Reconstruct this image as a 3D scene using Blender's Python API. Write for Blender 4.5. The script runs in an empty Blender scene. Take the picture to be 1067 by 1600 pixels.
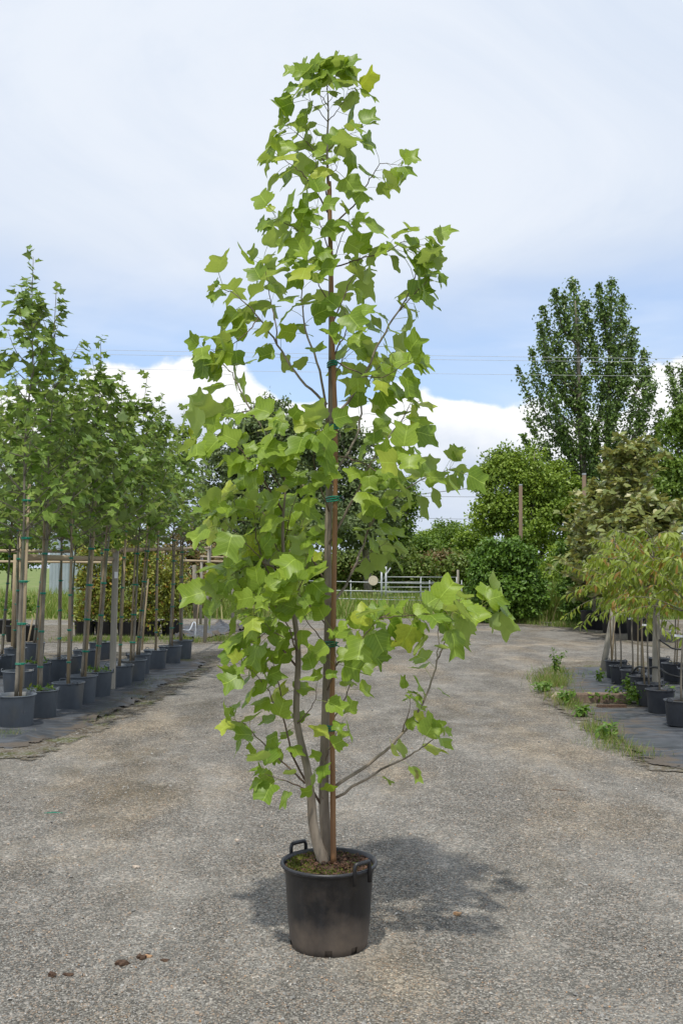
import bpy, math, random
import numpy as np
from mathutils import Vector, Matrix

random.seed(7)
RNG = np.random.default_rng(7)
sc = bpy.context.scene
COL = sc.collection
rad = math.radians

# ------------------------------------------------------------------ camera
CAM_H, FPX, PITCH = 1.70, 1550.0, rad(3.21)
cam = bpy.data.cameras.new('camera')
cam.sensor_fit = 'VERTICAL'
cam.sensor_height = 24.0
cam.sensor_width = 16.0
cam.lens = 24.0 * FPX / 1600.0
cam.clip_start, cam.clip_end = 0.05, 3000
cam_o = bpy.data.objects.new('camera', cam)
COL.objects.link(cam_o)
cam_o.location = (0, 0, CAM_H)
cam_o.rotation_euler = (math.pi / 2 + PITCH, 0, 0)
sc.camera = cam_o

# ------------------------------------------------------------------ light
SUN_EL = rad(67)
SUN_AZ = Vector((-0.26, -0.96, 0)).normalized()
SUN_DIR = Vector((SUN_AZ.x * math.cos(SUN_EL), SUN_AZ.y * math.cos(SUN_EL), math.sin(SUN_EL)))

world = bpy.data.worlds.new('World')
sc.world = world
world.use_nodes = True


class NT:
    """tiny node-tree helper"""

    def __init__(self, tree):
        self.t = tree
        self.t.nodes.clear()

    def n(self, kind, ins=None, **props):
        nd = self.t.nodes.new(kind)
        for k, v in props.items():
            setattr(nd, k, v)
        for k, v in (ins or {}).items():
            self.s(nd, k, v)
        return nd

    def s(self, nd, k, v):
        sock = nd.inputs[k]
        if hasattr(v, 'is_output'):
            self.t.links.new(v, sock)
        else:
            if isinstance(v, (tuple, list)) and len(v) == 3 and sock.type == 'RGBA':
                v = (*v, 1)
            sock.default_value = v

    def m(self, op, a, b=0.0, c=0.0, clamp=False):
        nd = self.n('ShaderNodeMath', operation=op, use_clamp=clamp)
        for i, v in enumerate((a, b, c)):
            self.s(nd, i, v)
        return nd.outputs[0]

    def vm(self, op, a, b=(0, 0, 0), scale=None):
        nd = self.n('ShaderNodeVectorMath', operation=op)
        self.s(nd, 0, a)
        self.s(nd, 1, b)
        if scale is not None:
            self.s(nd, 'Scale', scale)
        return nd.outputs[0]

    def step(self, v, lo, hi, to0=0.0, to1=1.0):
        nd = self.n('ShaderNodeMapRange', interpolation_type='SMOOTHSTEP')
        for k, x in (('Value', v), ('From Min', lo), ('From Max', hi), ('To Min', to0), ('To Max', to1)):
            self.s(nd, k, x)
        return nd.outputs[0]

    def mix(self, f, a, b, blend='MIX'):
        nd = self.n('ShaderNodeMix', data_type='RGBA', blend_type=blend)
        self.s(nd, 0, f)
        self.s(nd, 6, a)
        self.s(nd, 7, b)
        return nd.outputs[2]

    def noise(self, vec, scale, detail=3.0, rough=0.55, dist=0.0):
        nd = self.n('ShaderNodeTexNoise', {'Vector': vec, 'Scale': scale, 'Detail': detail, 'Roughness': rough, 'Distortion': dist})
        return nd.outputs[0]


w = NT(world.node_tree)
sky = w.n('ShaderNodeTexSky', sky_type='NISHITA', sun_disc=False, sun_elevation=SUN_EL,
          sun_rotation=math.atan2(SUN_AZ.x, SUN_AZ.y), altitude=50, air_density=1.0, dust_density=1.2, ozone_density=1.5)
d = w.n('ShaderNodeTexCoord').outputs['Generated']
sep = w.n('ShaderNodeSeparateXYZ', {0: d})
z = sep.outputs[2]
zz = w.m('ADD', w.m('MAXIMUM', z, 0.0), 0.22)
plane = w.n('ShaderNodeCombineXYZ', {0: w.m('DIVIDE', sep.outputs[0], zz), 1: w.m('DIVIDE', sep.outputs[1], zz), 2: 3.7}).outputs[0]
# thin veil: thick overhead, thinning to blue lower down
veil_n = w.noise(plane, 0.9, 6.0, 0.5, 0.4)
veil_b = w.step(z, 0.14, 0.46, -0.10, 0.34)
veil = w.step(w.m('ADD', veil_n, veil_b), 0.30, 0.74, 0.36, 0.98)
veil_col = w.mix(w.step(w.noise(w.vm('ADD', plane, (2.0, 5.0, 0)), 1.3, 7.0, 0.58, 0.8), 0.36, 0.66), (7.0, 7.85, 9.2), (8.35, 8.9, 9.75))
skyc = w.mix(1.0, sky.outputs[0], (1.45, 1.72, 2.02), 'MULTIPLY')
c1 = w.mix(veil, skyc, veil_col)
# low streaks
streak_v = w.vm('MULTIPLY', d, (3.0, 3.0, 16.0))
streak = w.step(w.noise(streak_v, 1.3, 5.0, 0.5, 0.3), 0.50, 0.72, 0.0, 0.6)
streak = w.m('MULTIPLY', streak, w.step(z, 0.36, 0.12))
c2 = w.mix(streak, c1, (7.6, 8.6, 10.2))
# cumulus bank along the horizon
puff = w.noise(w.vm('MULTIPLY', d, (1.0, 1.0, 1.25)), 9.0, 8.0, 0.52, 0.15)
big = w.noise(w.vm('ADD', d, (2.9, 11.3, 0.7)), 3.1, 2.0, 0.5)
top = w.m('ADD', w.m('MULTIPLY', w.m('SUBTRACT', big, 0.5), 0.34), 0.165)
top = w.m('ADD', top, w.m('MULTIPLY', w.m('SUBTRACT', puff, 0.5), 0.17))
cum = w.step(w.m('SUBTRACT', top, z), -0.004, 0.012)
shade = w.noise(w.vm('MULTIPLY', d, (1.0, 1.0, 2.4)), 6.5, 6.0, 0.55, 0.3)
under = w.m('ADD', w.step(w.m('SUBTRACT', top, z), 0.03, 0.13), w.m('SUBTRACT', shade, 0.62), clamp=True)
cum_col = w.mix(under, (10.6, 10.7, 10.9), (6.0, 6.9, 8.4))
c3 = w.mix(cum, c2, cum_col)
bg = w.n('ShaderNodeBackground', {'Color': c3, 'Strength': 0.096})
w.n('ShaderNodeOutputWorld', {'Surface': bg.outputs[0]})

sun = bpy.data.lights.new('sun', 'SUN')
sun.energy = 3.0
sun.angle = rad(1.8)
sun.color = (1.0, 0.955, 0.88)
sun_o = bpy.data.objects.new('sun', sun)
COL.objects.link(sun_o)
sun_o.location = SUN_DIR * 60
sun_o.rotation_euler = SUN_DIR.to_track_quat('Z', 'Y').to_euler()

sc.view_settings.view_transform = 'Standard'
sc.view_settings.look = 'None'
sc.view_settings.exposure = 0.08
sc.view_settings.gamma = 1.0
sc.view_settings.use_curve_mapping = False
sc.render.engine = 'CYCLES'
sc.cycles.max_bounces = 7
sc.cycles.transparent_max_bounces = 6
sc.cycles.use_denoising = True


# ------------------------------------------------------------------ pixel helpers
def ray(px, py):
    cx, cy = (px - 533.5) / FPX, (800 - py) / FPX
    return Vector((cx, math.cos(PITCH) - cy * math.sin(PITCH), math.sin(PITCH) + cy * math.cos(PITCH)))


def at(px, py, Y):
    r = ray(px, py)
    r = r * (Y / r.y)
    return Vector((r.x, r.y, r.z + CAM_H))


def ground(px, py, z=0.0):
    r = ray(px, py)
    r = r * ((z - CAM_H) / r.z)
    return Vector((r.x, r.y, z))


# ------------------------------------------------------------------ mesh helpers
class MB:
    def __init__(self):
        self.v, self.f, self.mi, self.n = [], [], [], 0

    def add(self, V, F, mi=0):
        V = np.asarray(V, float).reshape(-1, 3)
        self.v.append(V)
        for f in F:
            self.f.append([i + self.n for i in f])
            self.mi.append(mi)
        self.n += len(V)
        return self

    def box(self, c, s, rot=None, mi=0, taper=1.0):
        sx, sy, sz = s[0] / 2, s[1] / 2, s[2] / 2
        V = np.array([(x * sx * (taper if zz > 0 else 1), y * sy * (taper if zz > 0 else 1), zz * sz)
                      for zz in (-1, 1) for x, y in ((-1, -1), (1, -1), (1, 1), (-1, 1))])
        if rot is not None:
            V = V @ np.array(rot.to_3x3()).T
        V = V + np.array(c)
        return self.add(V, [(3, 2, 1, 0), (4, 5, 6, 7), (0, 1, 5, 4), (1, 2, 6, 5), (2, 3, 7, 6), (3, 0, 4, 7)], mi)

    def tube(self, P, R, k=8, mi=0, caps=True):
        V, F = tube(P, R, k, caps)
        return self.add(V, F, mi)

    def mesh(self, name, mats, smooth=False):
        me = bpy.data.meshes.new(name)
        me.from_pydata(np.concatenate(self.v).tolist(), [], self.f)
        mats = mats if isinstance(mats, (list, tuple)) else [mats]
        for m_ in mats:
            me.materials.append(m_)
        me.polygons.foreach_set('material_index', np.array(self.mi, np.int32))
        if smooth:
            me.polygons.foreach_set('use_smooth', np.ones(len(self.f), bool))
        me.update()
        return me


def tube(P, R, k=8, caps=True):
    P = np.asarray([tuple(p) for p in P], float)
    R = np.broadcast_to(np.asarray(R, float), (len(P),))
    T = np.gradient(P, axis=0)
    T /= np.linalg.norm(T, axis=1)[:, None] + 1e-9
    a = np.array([0.0, 0.0, 1.0]) if abs(T[0, 2]) < 0.9 else np.array([1.0, 0.0, 0.0])
    V = []
    u = np.cross(T[0], a)
    u /= np.linalg.norm(u)
    ang = np.linspace(0, 2 * np.pi, k, endpoint=False)
    for p, t, r in zip(P, T, R):
        u = u - t * np.dot(u, t)
        u /= np.linalg.norm(u) + 1e-9
        v = np.cross(t, u)
        V.append(p + r * (np.cos(ang)[:, None] * u + np.sin(ang)[:, None] * v))
    F = []
    for i in range(len(P) - 1):
        for j in range(k):
            F.append((i * k + j, i * k + (j + 1) % k, (i + 1) * k + (j + 1) % k, (i + 1) * k + j))
    if caps:
        F.append(tuple(range(k - 1, -1, -1)))
        F.append(tuple((len(P) - 1) * k + j for j in range(k)))
    return np.concatenate(V), F


def lathe(prof, k=32, skip=()):
    """prof: list of (r, z); skip: set of (ring, segment) faces left open"""
    ang = np.linspace(0, 2 * np.pi, k, endpoint=False)
    V = np.concatenate([np.stack([r * np.cos(ang), r * np.sin(ang), np.full(k, z_)], 1) for r, z_ in prof])
    F = []
    for i in range(len(prof) - 1):
        for j in range(k):
            if (i, j) in skip:
                continue
            F.append((i * k + j, i * k + (j + 1) % k, (i + 1) * k + (j + 1) % k, (i + 1) * k + j))
    return V, F


def spline(P, sub=5):
    P = [Vector(p) for p in P]
    if len(P) < 3:
        return [P[0].lerp(P[-1], i / sub) for i in range(sub + 1)]
    Q = [P[0] * 2 - P[1]] + P + [P[-1] * 2 - P[-2]]
    out = []
    for i in range(1, len(Q) - 2):
        a, b, c, d_ = Q[i - 1:i + 3]
        for s in range(sub):
            t = s / sub
            out.append(0.5 * ((2 * b) + (c - a) * t + (2 * a - 5 * b + 4 * c - d_) * t * t + (3 * b - a - 3 * c + d_) * t ** 3))
    out.append(P[-1])
    return out


def link(name, data, parent=None, loc=None):
    o = bpy.data.objects.new(name, data)
    COL.objects.link(o)
    if parent is not None:
        o.parent = parent
    if loc is not None:
        o.location = loc
    return o


def tag(o, label=None, cat=None, group=None, kind=None):
    if label:
        o['label'] = label
    if cat:
        o['category'] = cat
    if group:
        o['group'] = group
    if kind:
        o['kind'] = kind
    return o


def empty(name, loc, label, cat, group=None, rz=0.0):
    o = link(name, None)
    o.empty_display_size = 0.1
    o.location = loc
    o.rotation_euler = (0, 0, rz)
    return tag(o, label, cat, group)


# ------------------------------------------------------------------ leaf templates and scattering
def leaf_template(half, fold=0.25, bend=0.5, curl=0.15, petiole=0.0, wave=0.0, ragged=0.0, twist=0.0):
    """half: outline (x,y) from base to tip for x>=0. Leaf lies along +Y, face +Z; the petiole runs from the origin."""
    ys = [p[1] for p in half]
    n = len(half)
    ytip = ys[-1]
    rib = [ytip * (i / (n - 1)) for i in range(n)]
    V, UV = [], []

    def put(x, y):
        zz = fold * abs(x) - curl * y * y + wave * math.sin(9 * y + 5 * x) + twist * x * y - 0.5 * curl * x * x * 2
        V.append((x, y, zz))
        UV.append((x, y))
        return len(V) - 1
    ribi = [put(0, y) for y in rib]
    F = []
    for s in (1, -1):
        kx = 1 + random.uniform(-2, 2) * ragged
        oi = [put(s * x * kx + random.gauss(0, ragged), y + random.gauss(0, ragged)) if x > 1e-6 else None for x, y in half]
        oi[0] = ribi[0] if oi[0] is None else oi[0]
        oi[-1] = ribi[-1] if oi[-1] is None else oi[-1]
        for i in range(n - 1):
            q = [ribi[i], oi[i], oi[i + 1], ribi[i + 1]]
            if s < 0:
                q = q[::-1]
            q2 = []
            for a in q:
                if a not in q2:
                    q2.append(a)
            if len(q2) >= 3:
                F.append(q2)
    V = np.array(V)
    c, s = math.cos(-bend), math.sin(-bend)
    V = V @ np.array([[1, 0, 0], [0, c, -s], [0, s, c]]).T
    V[:, 1] += petiole
    mi = [0] * len(F)
    if petiole > 0:
        b = len(V)
        r = 0.011
        pv = []
        for t in (0, 0.5, 1.03):
            for k in range(3):
                a = k * 2.094
                pv.append((r * math.cos(a), t * petiole, r * math.sin(a) + 0.06 * petiole * math.sin(t * math.pi)))
        V = np.concatenate([V, np.array(pv)])
        UV += [(0, 0)] * 9
        for i in range(2):
            for k in range(3):
                F.append([b + i * 3 + k, b + i * 3 + (k + 1) % 3, b + i * 3 + 3 + (k + 1) % 3, b + i * 3 + 3 + k])
                mi.append(1)
    return V, F, np.array(UV, float), mi


def template_mesh(name, T, mats, smooth=True):
    V, F, UV, mi = T
    me = bpy.data.meshes.new(name)
    me.from_pydata(V.tolist(), [], F)
    for m_ in mats:
        me.materials.append(m_)
    me.polygons.foreach_set('material_index', np.array(mi, np.int32))
    me.polygons.foreach_set('use_smooth', np.ones(len(F), bool) if smooth else np.zeros(len(F), bool))
    a = me.attributes.new('luv', 'FLOAT2', 'POINT')
    a.data.foreach_set('vector', UV.astype(np.float32).ravel())
    return me


def frames(Y, N):
    Y = Y / (np.linalg.norm(Y, axis=1)[:, None] + 1e-9)
    N = N - Y * np.sum(Y * N, 1)[:, None]
    N = N / (np.linalg.norm(N, axis=1)[:, None] + 1e-9)
    X = np.cross(Y, N)
    return X, Y, N


def scatter_mesh(name, T, pos, Y, N, size, mats, rnd=None, smooth=False):
    """one mesh of many leaf-sized pieces"""
    if isinstance(T, list):
        parts = [scatter_arrays(T[k], pos[k::len(T)], Y[k::len(T)], N[k::len(T)], size[k::len(T)],
                                None if rnd is None else rnd[k::len(T)]) for k in range(len(T))]
    else:
        parts = [scatter_arrays(T, pos, Y, N, size, rnd)]
    off_v = off_l = 0
    Vs, Ls, Ss, Ms, Us, Rs = [], [], [], [], [], []
    for V, L, S, M_, U, R in parts:
        Vs.append(V); Ls.append(L + off_v); Ss.append(S + off_l); Ms.append(M_); Us.append(U); Rs.append(R)
        off_v += len(V); off_l += len(L)
    V, L, S, M_, U, R = [np.concatenate(q) for q in (Vs, Ls, Ss, Ms, Us, Rs)]
    me = bpy.data.meshes.new(name)
    me.vertices.add(len(V))
    me.vertices.foreach_set('co', V.astype(np.float32).ravel())
    me.loops.add(len(L))
    me.loops.foreach_set('vertex_index', L.astype(np.int32))
    me.polygons.add(len(S))
    me.polygons.foreach_set('loop_start', S.astype(np.int32))
    for m_ in mats:
        me.materials.append(m_)
    me.polygons.foreach_set('material_index', M_.astype(np.int32))
    me.polygons.foreach_set('use_smooth', np.full(len(S), smooth, bool))
    me.update(calc_edges=True)
    a = me.attributes.new('luv', 'FLOAT2', 'POINT')
    a.data.foreach_set('vector', U.astype(np.float32).ravel())
    a = me.attributes.new('rnd', 'FLOAT', 'POINT')
    a.data.foreach_set('value', R.astype(np.float32))
    return me


def scatter_arrays(T, pos, Y, N, size, rnd):
    V, F, UV, mi = T
    n, k = len(pos), len(V)
    X, Y, N = frames(np.asarray(Y, float), np.asarray(N, float))
    size = np.asarray(size, float)[:, None, None]
    W = pos[:, None, :] + size * (V[None, :, 0:1] * X[:, None, :] + V[None, :, 1:2] * Y[:, None, :] + V[None, :, 2:3] * N[:, None, :])
    loops = np.array([i for f in F for i in f], np.int64)
    tot = np.array([len(f) for f in F], np.int64)
    st = np.concatenate([[0], np.cumsum(tot)[:-1]])
    L = (loops[None, :] + k * np.arange(n)[:, None]).ravel()
    S = (st[None, :] + len(loops) * np.arange(n)[:, None]).ravel()
    M_ = np.tile(np.array(mi), n)
    U = np.tile(UV, (n, 1))
    R = np.repeat(RNG.random(n) if rnd is None else rnd, k)
    return W.reshape(-1, 3), L, S, M_, U, R


def unit(a):
    return a / (np.linalg.norm(a, axis=-1, keepdims=True) + 1e-9)


def rdir(n):
    return unit(RNG.normal(size=(n, 3)))


TULIP_HALF = [(0, 0), (0.14, -0.03), (0.30, 0.0), (0.43, 0.06), (0.525, 0.165), (0.475, 0.25), (0.50, 0.345), (0.41, 0.41),
              (0.365, 0.48), (0.37, 0.59), (0.425, 0.72), (0.43, 0.86), (0.35, 0.875), (0.24, 0.825), (0.12, 0.77), (0, 0.745)]
PLANE_HALF = [(0, 0), (0.14, -0.09), (0.30, -0.06), (0.46, 0.03), (0.33, 0.14), (0.40, 0.25), (0.60, 0.42), (0.40, 0.45),
              (0.21, 0.49), (0.24, 0.63), (0.13, 0.80), (0, 1.02)]
LANCE_HALF = [(0, 0), (0.09, 0.15), (0.15, 0.38), (0.13, 0.62), (0.05, 0.88), (0, 1.0)]
OVAL_HALF = [(0, 0), (0.16, 0.12), (0.27, 0.38), (0.24, 0.66), (0.10, 0.90), (0, 1.0)]
SIMPLE = (np.array([(0, 0, 0), (0.34, 0.42, 0.09), (0.24, 0.78, 0.03), (0, 1.0, -0.08), (-0.24, 0.78, 0.03), (-0.34, 0.42, 0.09)], float),
          [[0, 1, 2, 3], [0, 3, 4, 5]], np.array([(0, 0), (.34, .42), (.24, .78), (0, 1), (-.24, .78), (-.34, .42)], float), [0, 0])
BLADE = (np.array([(-0.5, 0, 0), (0.5, 0, 0), (0.36, 0.45, 0.5), (-0.36, 0.45, 0.5), (0.0, 1.0, 2.2)], float) * np.array([0.045, 1, 0.12]),
         [[0, 1, 2, 3], [3, 2, 4]], np.zeros((5, 2)), [0, 0])


# ------------------------------------------------------------------ materials
def newmat(name):
    m_ = bpy.data.materials.new(name)
    m_.use_nodes = True
    t = NT(m_.node_tree)
    return m_, t


def out(t, shader):
    t.n('ShaderNodeOutputMaterial', {'Surface': shader})


def leaf_mat(name, dark, light, odd=None, odd_at=0.93, trans=0.35, rough=0.45, veins=False, back=None, noise_scale=3.0, tmul=(1.35, 1.3, 0.7)):
    m_, t = newmat(name)
    r1 = t.n('ShaderNodeAttribute', attribute_name='rnd').outputs['Fac']
    r2 = t.n('ShaderNodeObjectInfo').outputs['Random']
    r = t.m('FRACT', t.m('ADD', r1, r2))
    pos = t.n('ShaderNodeNewGeometry')
    nz = t.noise(t.n('ShaderNodeTexCoord').outputs['Object'], noise_scale, 2.0)
    fac = t.m('ADD', t.m('MULTIPLY', r, 0.7), t.m('MULTIPLY', t.m('SUBTRACT', nz, 0.35), 0.8), clamp=True)
    col = t.mix(fac, dark, light)
    if odd is not None:
        col = t.mix(t.step(r, odd_at, odd_at + 0.02), col, odd)
    if veins:
        uv = t.n('ShaderNodeSeparateXYZ', {0: t.n('ShaderNodeAttribute', attribute_name='luv').outputs['Vector']})
        ax = t.m('ABSOLUTE', uv.outputs[0])
        mid = t.step(ax, 0.018, 0.006)
        ph = t.m('FRACT', t.m('MULTIPLY', t.m('SUBTRACT', uv.outputs[1], t.m('MULTIPLY', ax, 0.85)), 6.5))
        lat = t.step(t.m('ABSOLUTE', t.m('SUBTRACT', ph, 0.5)), 0.07, 0.02)
        v = t.m('MAXIMUM', mid, t.m('MULTIPLY', lat, 0.45))
        col = t.mix(t.m('MULTIPLY', v, 0.6), col, tuple(min(1, c * 1.5 + 0.06) for c in light))
        blot = t.noise(t.n('ShaderNodeTexCoord').outputs['Object'], 14.0, 3.0)
        col = t.mix(t.step(blot, 0.45, 0.8, 0.0, 0.35), col, tuple(c * 0.75 for c in dark))
        spot = t.noise(t.vm('ADD', t.n('ShaderNodeTexCoord').outputs['Object'], t.n('ShaderNodeCombineXYZ', {0: t.m('MULTIPLY', r, 37.0)}).outputs[0]), 5.0, 4.0)
        col = t.mix(t.step(spot, 0.70, 0.74, 0.0, 0.8), col, (0.16, 0.10, 0.035))
    if back is not None:
        col = t.mix(t.m('MULTIPLY', pos.outputs['Backfacing'], 0.8), col, back)
    p = t.n('ShaderNodeBsdfPrincipled', {'Base Color': col, 'Roughness': rough, 'Specular IOR Level': 0.4})
    tcol = t.mix(1.0, col, tmul, 'MULTIPLY')
    tr = t.n('ShaderNodeBsdfTranslucent', {'Color': tcol})
    out(t, t.n('ShaderNodeMixShader', {0: trans, 1: p.outputs[0], 2: tr.outputs[0]}).outputs[0])
    return m_


def surf_mat(name, c1, c2, scale=8.0, rough=0.7, stretch=(1, 1, 1), bump=0.2, bscale=None, metal=0.0, c3=None, c3_at=(0.55, 0.7), spec=0.4, detail=5.0):
    m_, t = newmat(name)
    co = t.vm('MULTIPLY', t.n('ShaderNodeTexCoord').outputs['Object'], stretch)
    nz = t.noise(co, scale, detail, 0.6)
    col = t.mix(t.step(nz, 0.3, 0.7), c1, c2)
    if c3 is not None:
        n3 = t.noise(t.vm('ADD', co, (7.3, 2.1, 5.5)), scale * 0.45, 4.0)
        col = t.mix(t.step(n3, *c3_at), col, c3)
    bn = t.noise(co, bscale or scale * 3, 4.0, 0.6)
    b = t.n('ShaderNodeBump', {'Strength': bump, 'Distance': 0.01, 'Height': bn})
    p = t.n('ShaderNodeBsdfPrincipled', {'Base Color': col, 'Roughness': rough, 'Metallic': metal, 'Normal': b.outputs[0], 'Specular IOR Level': spec})
    out(t, p.outputs[0])
    return m_


M = {}
M['tulip'] = leaf_mat('tulip_leaf', (0.150, 0.255, 0.024), (0.345, 0.465, 0.052), odd=(0.42, 0.49, 0.06), odd_at=0.90, trans=0.42, rough=0.42,
                      veins=True, back=(0.29, 0.38, 0.13), noise_scale=1.3)
M['petiole'] = surf_mat('petiole', (0.22, 0.30, 0.06), (0.30, 0.30, 0.08), 20, 0.5)
M['plane_leaf'] = leaf_mat('plane_leaf', (0.115, 0.205, 0.028), (0.265, 0.385, 0.072), odd=(0.30, 0.40, 0.09), odd_at=0.90, trans=0.42, rough=0.38,
                           veins=True, back=(0.21, 0.29, 0.11))
M['bark'] = surf_mat('young_grey_bark', (0.175, 0.140, 0.105), (0.34, 0.285, 0.22), 14, 0.75, (1, 1, 0.25), 0.5, 60, c3=(0.10, 0.085, 0.06))
M['twig'] = surf_mat('twig_bark', (0.10, 0.065, 0.045), (0.19, 0.14, 0.10), 18, 0.7, (1, 1, 0.5), 0.4, 60)
M['cane'] = surf_mat('wooden_cane', (0.20, 0.10, 0.045), (0.34, 0.185, 0.085), 16, 0.6, (1, 1, 0.12), 0.4, 50, c3=(0.13, 0.07, 0.035))
M['stake'] = surf_mat('pale_stake', (0.24, 0.18, 0.11), (0.40, 0.32, 0.20), 12, 0.75, (1, 1, 0.12), 0.4, 50, c3=(0.17, 0.13, 0.085))
M['planebark'] = surf_mat('plane_bark', (0.13, 0.112, 0.085), (0.255, 0.225, 0.175), 11, 0.75, (1, 1, 0.4), 0.4, 40, c3=(0.13, 0.14, 0.09))
M['weathered'] = surf_mat('weathered_timber', (0.24, 0.22, 0.18), (0.36, 0.33, 0.27), 10, 0.85, (1, 1, 0.1), 0.5, 40, c3=(0.20, 0.21, 0.15))
M['rail'] = surf_mat('round_rail_timber', (0.30, 0.23, 0.14), (0.46, 0.37, 0.24), 8, 0.8, (0.15, 0.15, 1), 0.4, 40)
M['tie'] = surf_mat('green_tie', (0.005, 0.16, 0.10), (0.01, 0.25, 0.16), 40, 0.35)
M['greypot'] = surf_mat('grey_blue_plastic', (0.092, 0.107, 0.124), (0.128, 0.146, 0.166), 5, 0.48, (1, 1, 0.6), 0.08, 40, c3=(0.155, 0.155, 0.148))
M['blackpot'] = surf_mat('black_plastic', (0.014, 0.015, 0.017), (0.026, 0.027, 0.03), 5, 0.45, (1, 1, 0.6), 0.08, 40, c3=(0.05, 0.045, 0.04))
M['darkpot'] = surf_mat('charcoal_plastic', (0.042, 0.046, 0.055), (0.068, 0.073, 0.083), 6, 0.45, (1, 1, 0.6), 0.08, 40, c3=(0.07, 0.065, 0.06))
M['soil'] = surf_mat('potting_soil', (0.030, 0.018, 0.010), (0.085, 0.05, 0.028), 30, 0.95, bump=1.0, bscale=70, c3=(0.06, 0.075, 0.012), c3_at=(0.5, 0.6))
M['chip'] = surf_mat('bark_chip', (0.035, 0.018, 0.012), (0.16, 0.085, 0.05), 45, 0.9, bump=0.5)
M['moss'] = leaf_mat('moss', (0.06, 0.075, 0.01), (0.15, 0.16, 0.02), trans=0.1, rough=0.9)
M['galv'] = surf_mat('galvanised_steel', (0.34, 0.36, 0.37), (0.50, 0.52, 0.53), 20, 0.5, bump=0.05, metal=0.5)
M['disc'] = surf_mat('faded_disc', (0.55, 0.47, 0.36), (0.66, 0.58, 0.46), 10, 0.6)
M['white'] = surf_mat('white_plastic', (0.70, 0.71, 0.72), (0.80, 0.80, 0.80), 12, 0.5, bump=0.05)
M['hose'] = surf_mat('black_hose', (0.015, 0.015, 0.016), (0.04, 0.04, 0.042), 20, 0.5)
M['palehose'] = surf_mat('pale_hose', (0.40, 0.43, 0.47), (0.52, 0.54, 0.57), 20, 0.45)
M['wire'] = surf_mat('wire', (0.16, 0.17, 0.18), (0.22, 0.23, 0.24), 5, 0.5)
M['palewire'] = surf_mat('aluminium_wire', (0.45, 0.46, 0.47), (0.55, 0.56, 0.57), 5, 0.5)
M['pole'] = surf_mat('brown_pole', (0.15, 0.105, 0.07), (0.25, 0.18, 0.125), 3, 0.85, (1, 1, 0.1), 0.3, 20)
M['shed'] = surf_mat('pale_blue_steel', (0.36, 0.42, 0.48), (0.44, 0.50, 0.56), 1.5, 0.5, bump=0.02)
M['concrete'] = surf_mat('brown_concrete', (0.15, 0.105, 0.075), (0.27, 0.20, 0.15), 14, 0.9, bump=0.6, bscale=50, c3=(0.10, 0.09, 0.06))
M['stone'] = surf_mat('pale_stone', (0.42, 0.33, 0.25), (0.60, 0.52, 0.43), 9, 0.85, bump=0.5)
M['clod'] = surf_mat('earth', (0.055, 0.03, 0.018), (0.13, 0.08, 0.05), 60, 0.95, bump=0.8)
M['brick'] = surf_mat('orange_stone', (0.36, 0.20, 0.10), (0.5, 0.32, 0.18), 40, 0.9, bump=0.5)
M['grass'] = leaf_mat('grass', (0.085, 0.16, 0.02), (0.235, 0.305, 0.055), odd=(0.33, 0.28, 0.13), odd_at=0.78, trans=0.3, rough=0.6)
M['hay'] = leaf_mat('tall_grass', (0.11, 0.19, 0.025), (0.25, 0.30, 0.07), odd=(0.40, 0.36, 0.17), odd_at=0.84, trans=0.3, rough=0.6, noise_scale=0.25)
M['weed'] = leaf_mat('weed_leaf', (0.07, 0.15, 0.015), (0.16, 0.27, 0.03), trans=0.3, odd=(0.25, 0.28, 0.05))
M['linden'] = leaf_mat('linden_leaf', (0.062, 0.105, 0.026), (0.205, 0.265, 0.105), trans=0.16, rough=0.42, back=(0.16, 0.20, 0.10), noise_scale=0.5)
M['midtree'] = leaf_mat('mid_green_leaf', (0.075, 0.145, 0.018), (0.22, 0.32, 0.045), trans=0.25, noise_scale=0.4)
M['brighttree'] = leaf_mat('bright_green_leaf', (0.105, 0.185, 0.020), (0.315, 0.42, 0.055), trans=0.25, noise_scale=0.4)
M['scrub'] = leaf_mat('scrub_leaf', (0.10, 0.155, 0.028), (0.24, 0.315, 0.075), trans=0.25, noise_scale=0.3, odd=(0.25, 0.19, 0.08), odd_at=0.94)
M['brownscrub'] = leaf_mat('brown_scrub', (0.16, 0.11, 0.04), (0.26, 0.20, 0.075), trans=0.2, noise_scale=0.6, odd=(0.15, 0.2, 0.05), odd_at=0.8)
M['poplar'] = leaf_mat('poplar_leaf', (0.080, 0.150, 0.026), (0.200, 0.290, 0.066), trans=0.22, rough=0.36, back=(0.13, 0.19, 0.09), noise_scale=0.5)
M['laurel'] = leaf_mat('laurel_leaf', (0.050, 0.120, 0.012), (0.165, 0.285, 0.032), trans=0.18, rough=0.48, noise_scale=1.2)
M['ivy'] = leaf_mat('dark_shrub_leaf', (0.055, 0.125, 0.016), (0.165, 0.265, 0.036), trans=0.2, rough=0.48, noise_scale=1.2)
M['magnolia'] = leaf_mat('magnolia_leaf', (0.125, 0.170, 0.036), (0.335, 0.365, 0.120), trans=0.26, rough=0.36, back=(0.27, 0.265, 0.105), odd=(0.48, 0.46, 0.23), odd_at=0.88, noise_scale=1.5)
M['yellowshrub'] = leaf_mat('yellow_green_leaf', (0.13, 0.17, 0.020), (0.34, 0.34, 0.055), trans=0.25, rough=0.4, noise_scale=1.5, odd=(0.34, 0.19, 0.045), odd_at=0.90)
M['redleaf'] = leaf_mat('red_tinged_leaf', (0.145, 0.225, 0.026), (0.34, 0.395, 0.058), trans=0.36, rough=0.40, noise_scale=2.5, odd=(0.36, 0.22, 0.065), odd_at=0.88)

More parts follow.
